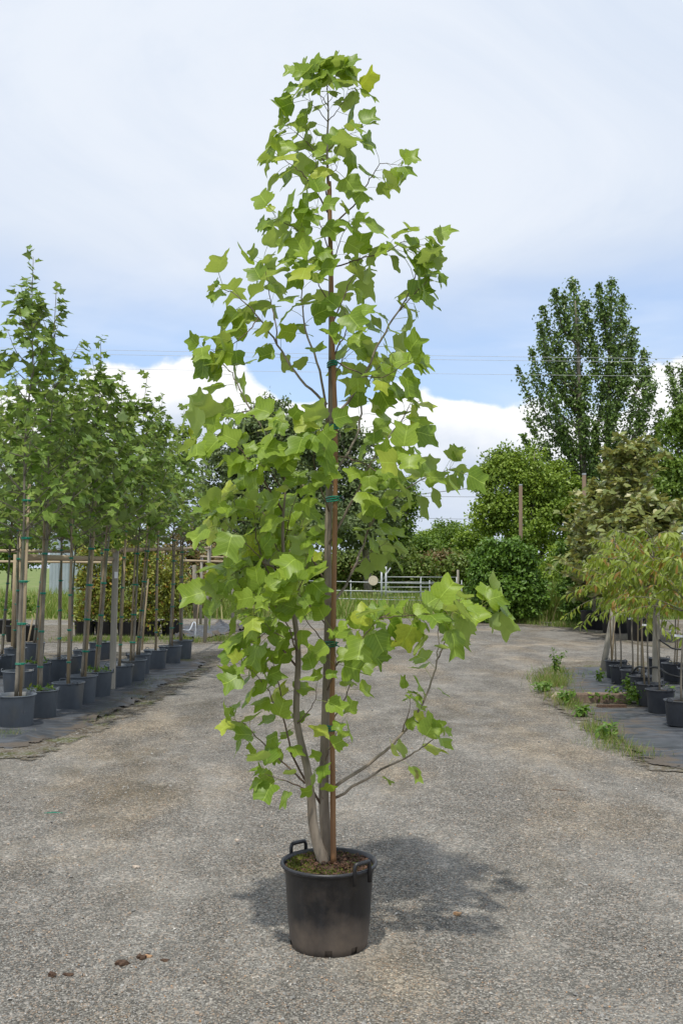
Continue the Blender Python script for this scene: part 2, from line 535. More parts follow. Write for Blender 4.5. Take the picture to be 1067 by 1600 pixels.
# hero pot: black plastic with dried splash mud low on the wall
m_, t = newmat('muddy_black_plastic')
co = t.n('ShaderNodeTexCoord').outputs['Object']
zc = t.n('ShaderNodeSeparateXYZ', {0: co}).outputs[2]
n1 = t.noise(co, 7.0, 6.0, 0.65)
n2 = t.noise(t.vm('MULTIPLY', co, (1, 1, 0.25)), 22.0, 5.0, 0.6)
mud = t.m('ADD', t.step(zc, 0.24, 0.04, 0.0, 0.80), t.m('MULTIPLY', t.m('SUBTRACT', n1, 0.52), 2.0), clamp=True)
mud = t.m('MULTIPLY', mud, t.step(zc, 0.0, 0.03, 0.25, 1.0))
col = t.mix(t.step(n2, 0.35, 0.75), (0.013, 0.013, 0.015), (0.026, 0.026, 0.029))
col = t.mix(t.m('MULTIPLY', mud, 0.8), col, (0.15, 0.115, 0.085))
speck = t.step(t.noise(co, 130.0, 2.0), 0.70, 0.76, 0.0, 0.5)
col = t.mix(speck, col, (0.13, 0.115, 0.10))
rg = t.m('ADD', t.m('MULTIPLY', mud, 0.4), 0.40)
p = t.n('ShaderNodeBsdfPrincipled', {'Base Color': col, 'Roughness': rg,
                                     'Normal': t.n('ShaderNodeBump', {'Strength': 0.15, 'Distance': 0.004, 'Height': n2}).outputs[0]})
out(t, p.outputs[0])
M['heropot'] = m_

# gravel: packed stone chippings with sandy and mossy areas
m_, t = newmat('gravel')
co = t.n('ShaderNodeTexCoord').outputs['Object']
warp = t.vm('ADD', co, t.vm('SCALE', t.n('ShaderNodeTexNoise', {'Vector': co, 'Scale': 60.0}).outputs[1], scale=0.006))
vo = t.n('ShaderNodeTexVoronoi', {'Vector': warp, 'Scale': 115.0}, feature='F1')
vo2 = t.n('ShaderNodeTexVoronoi', {'Vector': warp, 'Scale': 48.0}, feature='F1')
cell = t.n('ShaderNodeSeparateColor', {0: vo.outputs['Color']})
cell2 = t.n('ShaderNodeSeparateColor', {0: vo2.outputs['Color']})
v_ = t.m('POWER', cell.outputs[0], 1.5)
col = t.mix(v_, (0.095, 0.092, 0.082), (0.355, 0.342, 0.308))
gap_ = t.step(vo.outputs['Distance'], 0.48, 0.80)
pk = t.noise(t.vm('ADD', t.vm('MULTIPLY', co, (1, 0.5, 1)), (5.0, 1.0, 0)), 1.4, 6.0, 0.6, 0.4)
packed = t.step(pk, 0.40, 0.68)
col = t.mix(t.step(cell.outputs[1], 0.86, 0.9, 0, 0.6), col, (0.34, 0.25, 0.18))
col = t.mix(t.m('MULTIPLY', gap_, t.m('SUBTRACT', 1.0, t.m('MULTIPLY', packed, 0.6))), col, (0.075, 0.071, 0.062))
col = t.mix(t.m('MULTIPLY', packed, 0.26), col, (0.262, 0.256, 0.236))
col = t.mix(t.step(cell.outputs[2], 0.98, 0.99, 0, 0.8), col, (0.55, 0.52, 0.47))
col = t.mix(t.step(cell2.outputs[0], 0.85, 0.95, 0, 0.5), col, (0.40, 0.37, 0.33))
fines = t.noise(co, 420.0, 2.0)
col = t.mix(1.0, col, t.mix(fines, (0.72, 0.72, 0.72), (1.28, 1.26, 1.24)), 'MULTIPLY')
big = t.noise(t.vm('MULTIPLY', co, (1, 0.45, 1)), 0.75, 5.0, 0.6)
col = t.mix(t.step(big, 0.46, 0.66, 0, 0.8), col, t.mix(1.0, col, (1.26, 1.13, 0.95), 'MULTIPLY'))
big2 = t.noise(t.vm('ADD', t.vm('MULTIPLY', co, (1, 0.6, 1)), (11.0, 4.0, 0)), 0.6, 6.0, 0.62)
col = t.mix(t.step(big2, 0.54, 0.70, 0, 0.7), col, t.mix(1.0, col, (0.55, 0.52, 0.44), 'MULTIPLY'))
mid_ = t.noise(t.vm('MULTIPLY', co, (1, 0.7, 1)), 4.0, 6.0, 0.65)
col = t.mix(1.0, col, t.mix(t.step(mid_, 0.3, 0.7), (0.86, 0.85, 0.83), (1.17, 1.16, 1.14)), 'MULTIPLY')
# tracks: wheel-worn greyer lanes along the drive
wx = t.n('ShaderNodeSeparateXYZ', {0: co})
lane = t.m('SINE', t.m('ADD', t.m('MULTIPLY', wx.outputs[0], 3.6), t.m('MULTIPLY', big, 2.0)))
col = t.mix(t.step(lane, 0.2, 1.0, 0, 0.22), col, t.mix(1.0, col, (0.80, 0.82, 0.85), 'MULTIPLY'))
h = t.m('ADD', t.m('MULTIPLY', t.m('SUBTRACT', 1.0, vo.outputs['Distance']), 0.7), t.m('MULTIPLY', t.m('SUBTRACT', 1.0, vo2.outputs['Distance']), 0.5))
h = t.m('ADD', h, t.m('MULTIPLY', cell.outputs[0], 0.6))
bmp = t.n('ShaderNodeBump', {'Strength': t.m('SUBTRACT', 1.0, t.m('MULTIPLY', packed, 0.5)), 'Distance': 0.009, 'Height': h})
p = t.n('ShaderNodeBsdfPrincipled', {'Base Color': col, 'Roughness': 0.9, 'Specular IOR Level': 0.25, 'Normal': bmp.outputs[0]})
out(t, p.outputs[0])
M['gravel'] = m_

m_, t = newmat('loose_stone')
r = t.n('ShaderNodeAttribute', attribute_name='rnd').outputs['Fac']
r2 = t.m('FRACT', t.m('MULTIPLY', r, 17.0))
col = t.mix(r2, (0.115, 0.111, 0.102), (0.37, 0.358, 0.330))
col = t.mix(t.step(r, 0.80, 0.82), col, t.mix(r2, (0.27, 0.21, 0.16), (0.40, 0.31, 0.23)))
col = t.mix(t.step(r, 0.972, 0.976), col, (0.56, 0.53, 0.48))
col = t.mix(t.step(r, 0.992, 0.994), col, (0.48, 0.27, 0.13))
p = t.n('ShaderNodeBsdfPrincipled', {'Base Color': col, 'Roughness': 0.85, 'Specular IOR Level': 0.3})
out(t, p.outputs[0])
M['loose'] = m_

# meadow ground
M['meadow'] = surf_mat('meadow', (0.10, 0.155, 0.03), (0.19, 0.235, 0.06), 0.7, 0.95, bump=0.6, bscale=8, c3=(0.25, 0.23, 0.11))


def frayed(t, shader, co, amp, width, scale):
    e = t.n('ShaderNodeAttribute', attribute_name='edge').outputs['Fac']
    nz = t.m('SUBTRACT', t.noise(co, scale, 7.0, 0.68), 0.5)
    a = t.step(t.m('ADD', e, t.m('MULTIPLY', nz, amp)), 0.0, width)
    tr = t.n('ShaderNodeBsdfTransparent')
    return t.n('ShaderNodeMixShader', {0: a, 1: tr.outputs[0], 2: shader}).outputs[0]


# bare soil verge, breaking up into the gravel
m_, t = newmat('verge_soil')
co = t.n('ShaderNodeTexCoord').outputs['Object']
n1 = t.noise(co, 5.0, 7.0, 0.65)
n2 = t.noise(t.vm('ADD', co, (3, 8, 1)), 2.2, 6.0, 0.6)
n3 = t.noise(co, 70.0, 4.0, 0.7)
col = t.mix(t.step(n1, 0.3, 0.7), (0.085, 0.068, 0.047), (0.20, 0.17, 0.125))
col = t.mix(t.step(n2, 0.52, 0.66, 0, 0.75), col, (0.085, 0.105, 0.022))
col = t.mix(1.0, col, t.mix(n3, (0.5, 0.5, 0.5), (1.5, 1.5, 1.5)), 'MULTIPLY')
vs = t.n('ShaderNodeTexVoronoi', {'Vector': co, 'Scale': 60.0})
cs = t.n('ShaderNodeSeparateColor', {0: vs.outputs['Color']})
col = t.mix(t.step(cs.outputs[0], 0.75, 0.8, 0, 0.8), col, (0.27, 0.26, 0.235))
b_ = t.n('ShaderNodeBump', {'Strength': 0.9, 'Distance': 0.02, 'Height': t.m('ADD', n1, n3)})
p = t.n('ShaderNodeBsdfPrincipled', {'Base Color': col, 'Roughness': 0.95, 'Specular IOR Level': 0.2, 'Normal': b_.outputs[0]})
out(t, frayed(t, p.outputs[0], co, 0.75, 0.10, 5.0))
M['verge'] = m_

# woven weed mat with silt washed over it and a torn rim
m_, t = newmat('woven_weed_mat')
co = t.n('ShaderNodeTexCoord').outputs['Object']
n1 = t.noise(co, 2.2, 6.0, 0.65)
n2 = t.noise(t.vm('MULTIPLY', co, (0.8, 1.5, 1)), 1.7, 9.0, 0.70, 0.9)
n3 = t.noise(co, 90.0, 3.0, 0.7)
col = t.mix(t.step(n1, 0.3, 0.7), (0.036, 0.040, 0.047), (0.080, 0.087, 0.098))
wv = t.n('ShaderNodeTexWave', {'Vector': co, 'Scale': 1.6, 'Distortion': 1.5, 'Detail': 3.0}, wave_type='BANDS', bands_direction='Y')
col = t.mix(t.step(wv.outputs[1], 0.95, 0.995, 0, 0.35), col, (0.17, 0.19, 0.21))
edge_ = t.n('ShaderNodeAttribute', attribute_name='edge').outputs['Fac']
silt = t.step(t.m('ADD', n2, t.step(edge_, 0.45, 0.0, 0.0, 0.13)), 0.53, 0.66, 0, 0.92)
siltc = t.mix(n3, (0.050, 0.038, 0.026), (0.150, 0.120, 0.088))
col = t.mix(silt, col, siltc)
bm = t.n('ShaderNodeBump', {'Strength': 0.5, 'Distance': 0.008, 'Height': t.m('ADD', n1, t.m('MULTIPLY', silt, n3))})
p = t.n('ShaderNodeBsdfPrincipled', {'Base Color': col, 'Roughness': t.step(n2, 0.45, 0.62, 0.45, 0.92), 'Normal': bm.outputs[0]})
out(t, frayed(t, p.outputs[0], co, 0.50, 0.015, 4.5))
M['mat'] = m_


# ------------------------------------------------------------------ ground
def gz(x, y):
    return 0.010 * np.sin(1.3 * x + 0.7 * y) + 0.008 * np.sin(2.9 * x - 1.1 * y + 1) + 0.006 * np.sin(0.6 * y - 2.1 * x)


def sheet(name, xs, ys, zf, mat):
    X, Y = np.meshgrid(xs, ys)
    Z = zf(X, Y)
    V = np.stack([X, Y, Z], -1).reshape(-1, 3)
    nx, ny = len(xs), len(ys)
    F = [(j * nx + i, j * nx + i + 1, (j + 1) * nx + i + 1, (j + 1) * nx + i) for j in range(ny - 1) for i in range(nx - 1)]
    return link(name, MB().add(V, F).mesh(name, mat, True))


def blob_sheet(name, poly, zf, mat, jitter=0.05, cell=0.07):
    """irregular sheet: a fine grid that carries its distance from the outline, so that its rim can fray"""
    P = np.array(poly)
    lo, hi = P.min(0) - 0.15, P.max(0) + 0.15
    nx, ny = int((hi[0] - lo[0]) / cell) + 2, int((hi[1] - lo[1]) / (cell * 1.4)) + 2
    X, Y = np.meshgrid(np.linspace(lo[0], hi[0], nx), np.linspace(lo[1], hi[1], ny))
    x, y = X.ravel(), Y.ravel()
    inside = np.zeros(len(x), bool)
    dist = np.full(len(x), 1e9)
    for k in range(len(P)):
        a, b = P[k], P[(k + 1) % len(P)]
        inside ^= ((a[1] > y) != (b[1] > y)) & (x < (b[0] - a[0]) * (y - a[1]) / (b[1] - a[1] + 1e-12) + a[0])
        ab = b - a
        tt = np.clip(((x - a[0]) * ab[0] + (y - a[1]) * ab[1]) / (ab @ ab), 0, 1)
        dist = np.minimum(dist, np.hypot(x - a[0] - tt * ab[0], y - a[1] - tt * ab[1]))
    sd = np.where(inside, dist, -dist)
    Z = zf(x, y, sd)
    idx = np.arange(nx * ny).reshape(ny, nx)
    q = np.stack([idx[:-1, :-1], idx[:-1, 1:], idx[1:, 1:], idx[1:, :-1]], -1).reshape(-1, 4)
    q = q[(sd[q] > -0.14).any(1)]
    used = np.unique(q)
    re = np.zeros(nx * ny, int)
    re[used] = np.arange(len(used))
    me = MB().add(np.stack([x, y, Z], 1)[used], re[q].tolist()).mesh(name, mat, True)
    at_ = me.attributes.new('edge', 'FLOAT', 'POINT')
    at_.data.foreach_set('value', sd[used].astype(np.float32))
    return link(name, me), P


g = sheet('ground', np.array([-1500, -300, -120, -60, -30, 0, 30, 60, 120, 300, 1500.0]), np.array([-60, 0, 20, 34, 50, 80, 140, 300, 900, 2500.0]),
          lambda x, y: np.full(x.shape, -0.045), M['meadow'])
tag(g, kind='structure')
xs = np.concatenate([np.linspace(-45, -8, 20), np.linspace(-7.6, 7.6, 110), np.linspace(8, 45, 20)])
ys = np.concatenate([np.linspace(-12, 2, 8), np.linspace(2.2, 16, 120), np.linspace(16.4, 34, 40)])


def yard_z(x, y):
    edge = np.clip((y - 33.0 - 0.5 * np.sin(x * 0.9) - 0.3 * np.sin(x * 2.3)) / 0.8, 0, 1)
    return gz(x, y) - 0.09 * edge


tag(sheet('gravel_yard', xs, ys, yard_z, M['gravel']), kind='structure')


def gxy(px, py):
    p_ = ground(px, py)
    return (p_.x, p_.y)


def lift(dz, amp=0.003, wrinkle=0.0):
    def f(x, y, sd):
        z_ = gz(x, y) + dz + amp * np.sin(7 * x + 2.3 * y) + 0.5 * amp * np.sin(13 * x - 9 * y)
        if wrinkle:
            u, v = 3.1 * x + 1.1 * np.sin(2.2 * y), 2.6 * y + 1.4 * np.sin(1.9 * x)
            rid = np.exp(-((np.sin(u + 0.6 * v) ** 2) * 9)) * (0.5 + 0.5 * np.sin(1.7 * v + 0.4))
            rid += 0.7 * np.exp(-((np.sin(1.7 * u - 1.3 * v + 1) ** 2) * 12)) * (0.5 + 0.5 * np.sin(2.3 * u))
            near = np.exp(-np.maximum(sd, 0) / 0.35)
            z_ = z_ + wrinkle * rid * (0.25 + near) - 0.022 * np.exp(-np.maximum(sd + 0.06, 0) / 0.07)
        return z_
    return f


# soil verges, then the weed mats on them
v1, _ = blob_sheet('soil_verge', [gxy(-420, 1190), gxy(60, 1190), gxy(140, 1150), gxy(235, 1105), gxy(345, 1040), gxy(340, 1020), gxy(150, 1020), gxy(-420, 1020)],
                   lift(0.008, 0.003), M['verge'], 0.05)
tag(v1, kind='structure')
v2, _ = blob_sheet('soil_verge', [gxy(1180, 1215), gxy(1010, 1205), gxy(930, 1150), gxy(845, 1098), gxy(835, 1050), gxy(870, 1034), gxy(1250, 1034)],
                   lift(0.008, 0.003), M['verge'], 0.04)
tag(v2, kind='structure')
v3, _ = blob_sheet('soil_verge', [gxy(-120, 1006), gxy(395, 1006), gxy(410, 985), gxy(370, 976), gxy(-120, 978)], lift(0.008, 0.003), M['verge'], 0.08)
tag(v3, kind='structure')
v4, _ = blob_sheet('soil_verge', [gxy(740, 978), gxy(860, 979), gxy(905, 990), gxy(1010, 1010), gxy(1200, 1020), gxy(1200, 980), gxy(900, 971), gxy(740, 971)], lift(0.008, 0.003), M['verge'], 0.08)
tag(v4, kind='structure')

mat1, _ = blob_sheet('weed_mat', [gxy(-400, 1172), gxy(40, 1172), gxy(105, 1148), gxy(195, 1106), gxy(265, 1070), gxy(318, 1043), gxy(322, 1034), gxy(-420, 1030)],
                     lift(0.020, 0.003, 0.045), M['mat'], cell=0.05)
tag(mat1, 'black woven weed mat with a torn edge under the rows of staked plane trees', 'weed mat')
mat2, _ = blob_sheet('weed_mat', [gxy(1200, 1216), gxy(1018, 1198), gxy(982, 1168), gxy(935, 1128), gxy(905, 1107), gxy(1200, 1103)],
                     lift(0.024, 0.003, 0.03), M['mat'], cell=0.045)
tag(mat2, 'black weed mat streaked with brown silt in front of the concrete block', 'weed mat')
mat3, _ = blob_sheet('weed_mat', [gxy(1230, 1101), gxy(893, 1100), gxy(884, 1075), gxy(878, 1044), gxy(1230, 1038)],
                     lift(0.020, 0.003, 0.015), M['mat'], cell=0.07)
tag(mat3, 'black weed mat behind the concrete block, under the red-tinged potted trees', 'weed mat')
mat4, _ = blob_sheet('weed_mat', [gxy(275, 1001), gxy(330, 998), gxy(405, 981), gxy(398, 975), gxy(330, 979), gxy(270, 980)],
                     lift(0.03, 0.003, 0.14), M['mat'], cell=0.09)
tag(mat4, 'rumpled strip of black weed mat beyond the yellow-green potted shrubs', 'weed mat')

# loose stones: real chippings lying on the drive
OCT = (np.array([(1, 0, 0), (-1, 0, 0), (0, 1, 0), (0, -1, 0), (0, 0, 0.75), (0, 0, -0.6), (0.6, 0.6, 0.35)], float) * 0.5,
       [[0, 6, 4], [6, 2, 4], [2, 1, 4], [1, 3, 4], [3, 0, 4], [0, 2, 6], [0, 3, 5], [2, 0, 5]], np.zeros((7, 2)), [0] * 8)
NS = 88000
yy = 2.9 * (1 - RNG.random(NS) * (1 - (2.9 / 13.0) ** 1.3)) ** (-1 / 1.3)
xx = (RNG.random(NS) * 2 - 1) * np.minimum(0.6 + yy * 0.40, 4.2)
size = RNG.uniform(0.004, 0.0095, NS) * (0.9 + 0.05 * yy)
bigm = RNG.random(NS) < 0.03
size[bigm] *= RNG.uniform(1.4, 2.6, bigm.sum())
clus = np.sin(2.1 * xx + 0.8 * yy) + np.sin(3.7 * yy - 1.9 * xx + 2) + 0.7 * np.sin(7.3 * xx + 5.1 * yy)
keep = (RNG.random(NS) < np.clip(0.75 + 0.3 * clus, 0.25, 1.0)) & ~((xx < -2.75) & (yy > 8.3)) & ~((xx > 2.5) & (yy > 8.3))
xx, yy, size = xx[keep], yy[keep], size[keep]
pos = np.stack([xx, yy, gz(xx, yy) + size * 0.12], 1)
ydir = rdir(len(xx)) * np.array([1, 1, 0.25])
me = scatter_mesh('gravel', OCT, pos, ydir, np.array([[0, 0, 1.0]]) + 0.4 * rdir(len(xx)), size, [M['loose']])
tag(link('gravel', me), 'loose grey and buff stone chippings strewn over the drive', 'gravel', kind='stuff')


# ------------------------------------------------------------------ hero tulip tree
base = ground(514, 1477)
Y0 = base.y
hero = empty('potted_tulip_tree', base, 'tall twin-stemmed tulip tree in a muddy black tub standing on the open gravel', 'potted tree')
PXM = Y0 / FPX


def hp(px, py, dy=0.0):
    """pixel to a point near the tree's own depth, local to the hero empty"""
    return at(px, py, Y0 + dy) - base


RB, RT, PH = 0.173, 0.209, 0.376
segs = 72
holes = {(0 + 1, j) for c0 in (38, 53, 61, 8, 20, 28) for j in (c0, c0 + 1)}
prof = [(RB - 0.012, 0.0), (RB, 0.012), (RB + 0.003, 0.040), (RB + 0.012, 0.12), (RT - 0.010, PH - 0.045), (RT - 0.006, PH - 0.040), (RT - 0.005, PH - 0.020),
        (RT + 0.006, PH - 0.018), (RT + 0.012, PH - 0.009), (RT + 0.009, PH - 0.001), (RT + 0.001, PH), (RT - 0.006, PH - 0.006),
        (RT - 0.012, PH - 0.05), (RB + 0.006, 0.12), (RB - 0.003, 0.045), (RB - 0.006, 0.012), (0.02, 0.01)]
V, F = lathe(prof, segs, holes)
pot = link('pot', MB().add(V, F).mesh('tub', M['heropot'], True), hero)
for a0 in (2.30, -0.83):
    # a square-shouldered lifting handle standing on the rim
    pts = []
    for da, zz in ((-0.20, -0.055), (-0.20, 0.022), (-0.17, 0.036), (0.17, 0.036), (0.20, 0.022), (0.20, -0.055)):
        n_seg = 6 if (da == 0.17) else 1
        for s in range(n_seg):
            dd = da if n_seg == 1 else -0.17 + 0.34 * (s + 1) / n_seg
            rr = RT + 0.013
            pts.append((rr * math.cos(a0 + dd), rr * math.sin(a0 + dd), PH + zz))
    h_ = MB().tube(pts, 0.0095, 6).mesh('handle', M['heropot'], True)
    link('handle', h_, pot)

# soil surface
rr = np.linspace(0, RT - 0.010, 14)
V, F = [(0, 0, PH - 0.02)], []
k = 40
for i, r_ in enumerate(rr[1:]):
    for j in range(k):
        a = 2 * math.pi * j / k
        x, y = r_ * math.cos(a), r_ * math.sin(a)
        V.append((x, y, PH - 0.022 + 0.012 * math.sin(23 * x + 5) * math.cos(31 * y) + 0.02 * math.exp(-((x) ** 2 + y * y) / 0.006) + random.uniform(-0.004, 0.004)))
for j in range(k):
    F.append((0, 1 + j, 1 + (j + 1) % k))
for i in range(len(rr) - 2):
    for j in range(k):
        F.append((1 + i * k + j, 1 + (i + 1) * k + j, 1 + (i + 1) * k + (j + 1) % k, 1 + i * k + (j + 1) % k))
soil = link('soil', MB().add(V, F).mesh('soil', M['soil'], True), hero)
n = 1100
a = RNG.random(n) * 6.283
r_ = (RT - 0.02) * np.sqrt(RNG.random(n))
pos = np.stack([r_ * np.cos(a), r_ * np.sin(a), PH - 0.018 + 0.010 * RNG.random(n) + 0.018 * np.exp(-r_ ** 2 / 0.006)], 1)
CHIP = (OCT[0] * np.array([0.55, 1.5, 0.4]), OCT[1], OCT[2], OCT[3])
link('bark_mulch', scatter_mesh('mulch', CHIP, pos, rdir(n) * np.array([1, 1, 0.4]), rdir(n) + np.array([[0, 0, 1.0]]), RNG.uniform(0.006, 0.022, n), [M['chip']]), soil)['kind'] = 'stuff'
n = 1400
a = RNG.normal(3.4, 1.0, n)
r_ = (RT - 0.022) * RNG.random(n) ** 0.4
pos = np.stack([r_ * np.cos(a), r_ * np.sin(a), PH - 0.016 + 0.004 * RNG.random(n)], 1)
link('moss', scatter_mesh('moss', SIMPLE, pos, rdir(n) + np.array([[0, 0, 1.0]]), rdir(n), RNG.uniform(0.006, 0.014, n), [M['moss']]), soil)['kind'] = 'stuff'

# stems
main_px = [(514, 1348), (508, 1290), (506, 1240), (508, 1150), (511, 1060), (513, 960), (512, 870), (514, 780), (516, 700), (517, 600), (517, 500), (516, 400), (513, 300), (511, 230), (513, 175), (511, 135), (508, 112)]
main_r = [.029, .025, .0235, .0215, .020, .0185, .0170, .0155, .0140, .0125, .0110, .0092, .0072, .0052, .0036, .0024, .0016]
main_p = spline([hp(x, y, 0.03) for x, y in main_px], 4)
mr = np.interp(np.linspace(0, len(main_r) - 1, len(main_p)), range(len(main_r)), main_r)
link('trunk', MB().tube(main_p, mr, 12).mesh('trunk', M['bark'], True), hero)
sec_px = [(508, 1350), (497, 1322), (489, 1285), (486, 1245), (480, 1200), (467, 1145), (463, 1105), (466, 1022), (459, 958), (449, 900), (443, 870), (442, 816), (446, 766), (447, 715)]
sec_d = [0.0, -.01, -.02, -.03, -.04, -.05, -.06, -.08, -.09, -.10, -.11, -.12, -.13, -.14]
sec_r = [.030, .025, .0215, .0195, .0175, .0160, .0148, .0130, .0115, .0098, .0085, .0065, .0045, .002]
sec_p = spline([hp(x, y, dd) for (x, y), dd in zip(sec_px, sec_d)], 4)
sr = np.interp(np.linspace(0, len(sec_r) - 1, len(sec_p)), range(len(sec_r)), sec_r)
link('trunk', MB().tube(sec_p, sr, 12).mesh('second_trunk', M['bark'], True), hero)['label'] = 'thinner curving second stem'
# cane
cane_px = [(521, 1350), (520, 1240), (519, 1100), (522, 900), (524, 760), (524, 660), (520, 540), (517, 400), (514.5, 284)]
cp = spline([hp(x, y, -0.015) for x, y in cane_px], 8)
rr = [0.0135 + 0.0014 * (1 if i % 7 == 0 else 0) - 0.004 * i / len(cp) for i in range(len(cp))]
link('cane', MB().tube(cp, rr, 10).mesh('cane', M['cane'], True), hero)
cane2 = spline([hp(529, 1340, 0.06), hp(512, 1000, 0.06), hp(503, 800, 0.06)], 8)
for ty in (1137, 1006, 780, 668, 569):
    mc = min(main_p, key=lambda q: abs(q.z - hp(515, ty).z))
    cc = min(cp, key=lambda q: abs(q.z - hp(515, ty).z))
    ctr = (mc + cc) / 2
    hw = (mc - cc).length / 2 + 0.017
    ax = Vector((cc.x - mc.x, cc.y - mc.y, 0)).normalized()
    ay = Vector((-ax.y, ax.x, 0))
    tb = MB()
    for q, dz in enumerate((-0.007, 0.0, 0.007)):
        pts = [ctr + ax * (hw * math.cos(s)) + ay * (0.021 * math.sin(s)) + Vector((0, 0, hp(515, ty).z - ctr.z + dz + 0.004 * math.sin(s + q))) for s in np.linspace(0, 6.283, 18)]
        tb.tube(pts, 0.0035, 5)
    e = ctr + ax * (hw * 0.8) - Vector((0, 0.02, 0))
    e.z = hp(515, ty).z
    tb.tube([e, e + Vector((0.02, -0.015, 0.012))], 0.0025, 4)
    tb.tube([e, e + Vector((0.024, -0.01, -0.008))], 0.0025, 4)
    link('tie', tb.mesh('tie', M['tie']), hero)

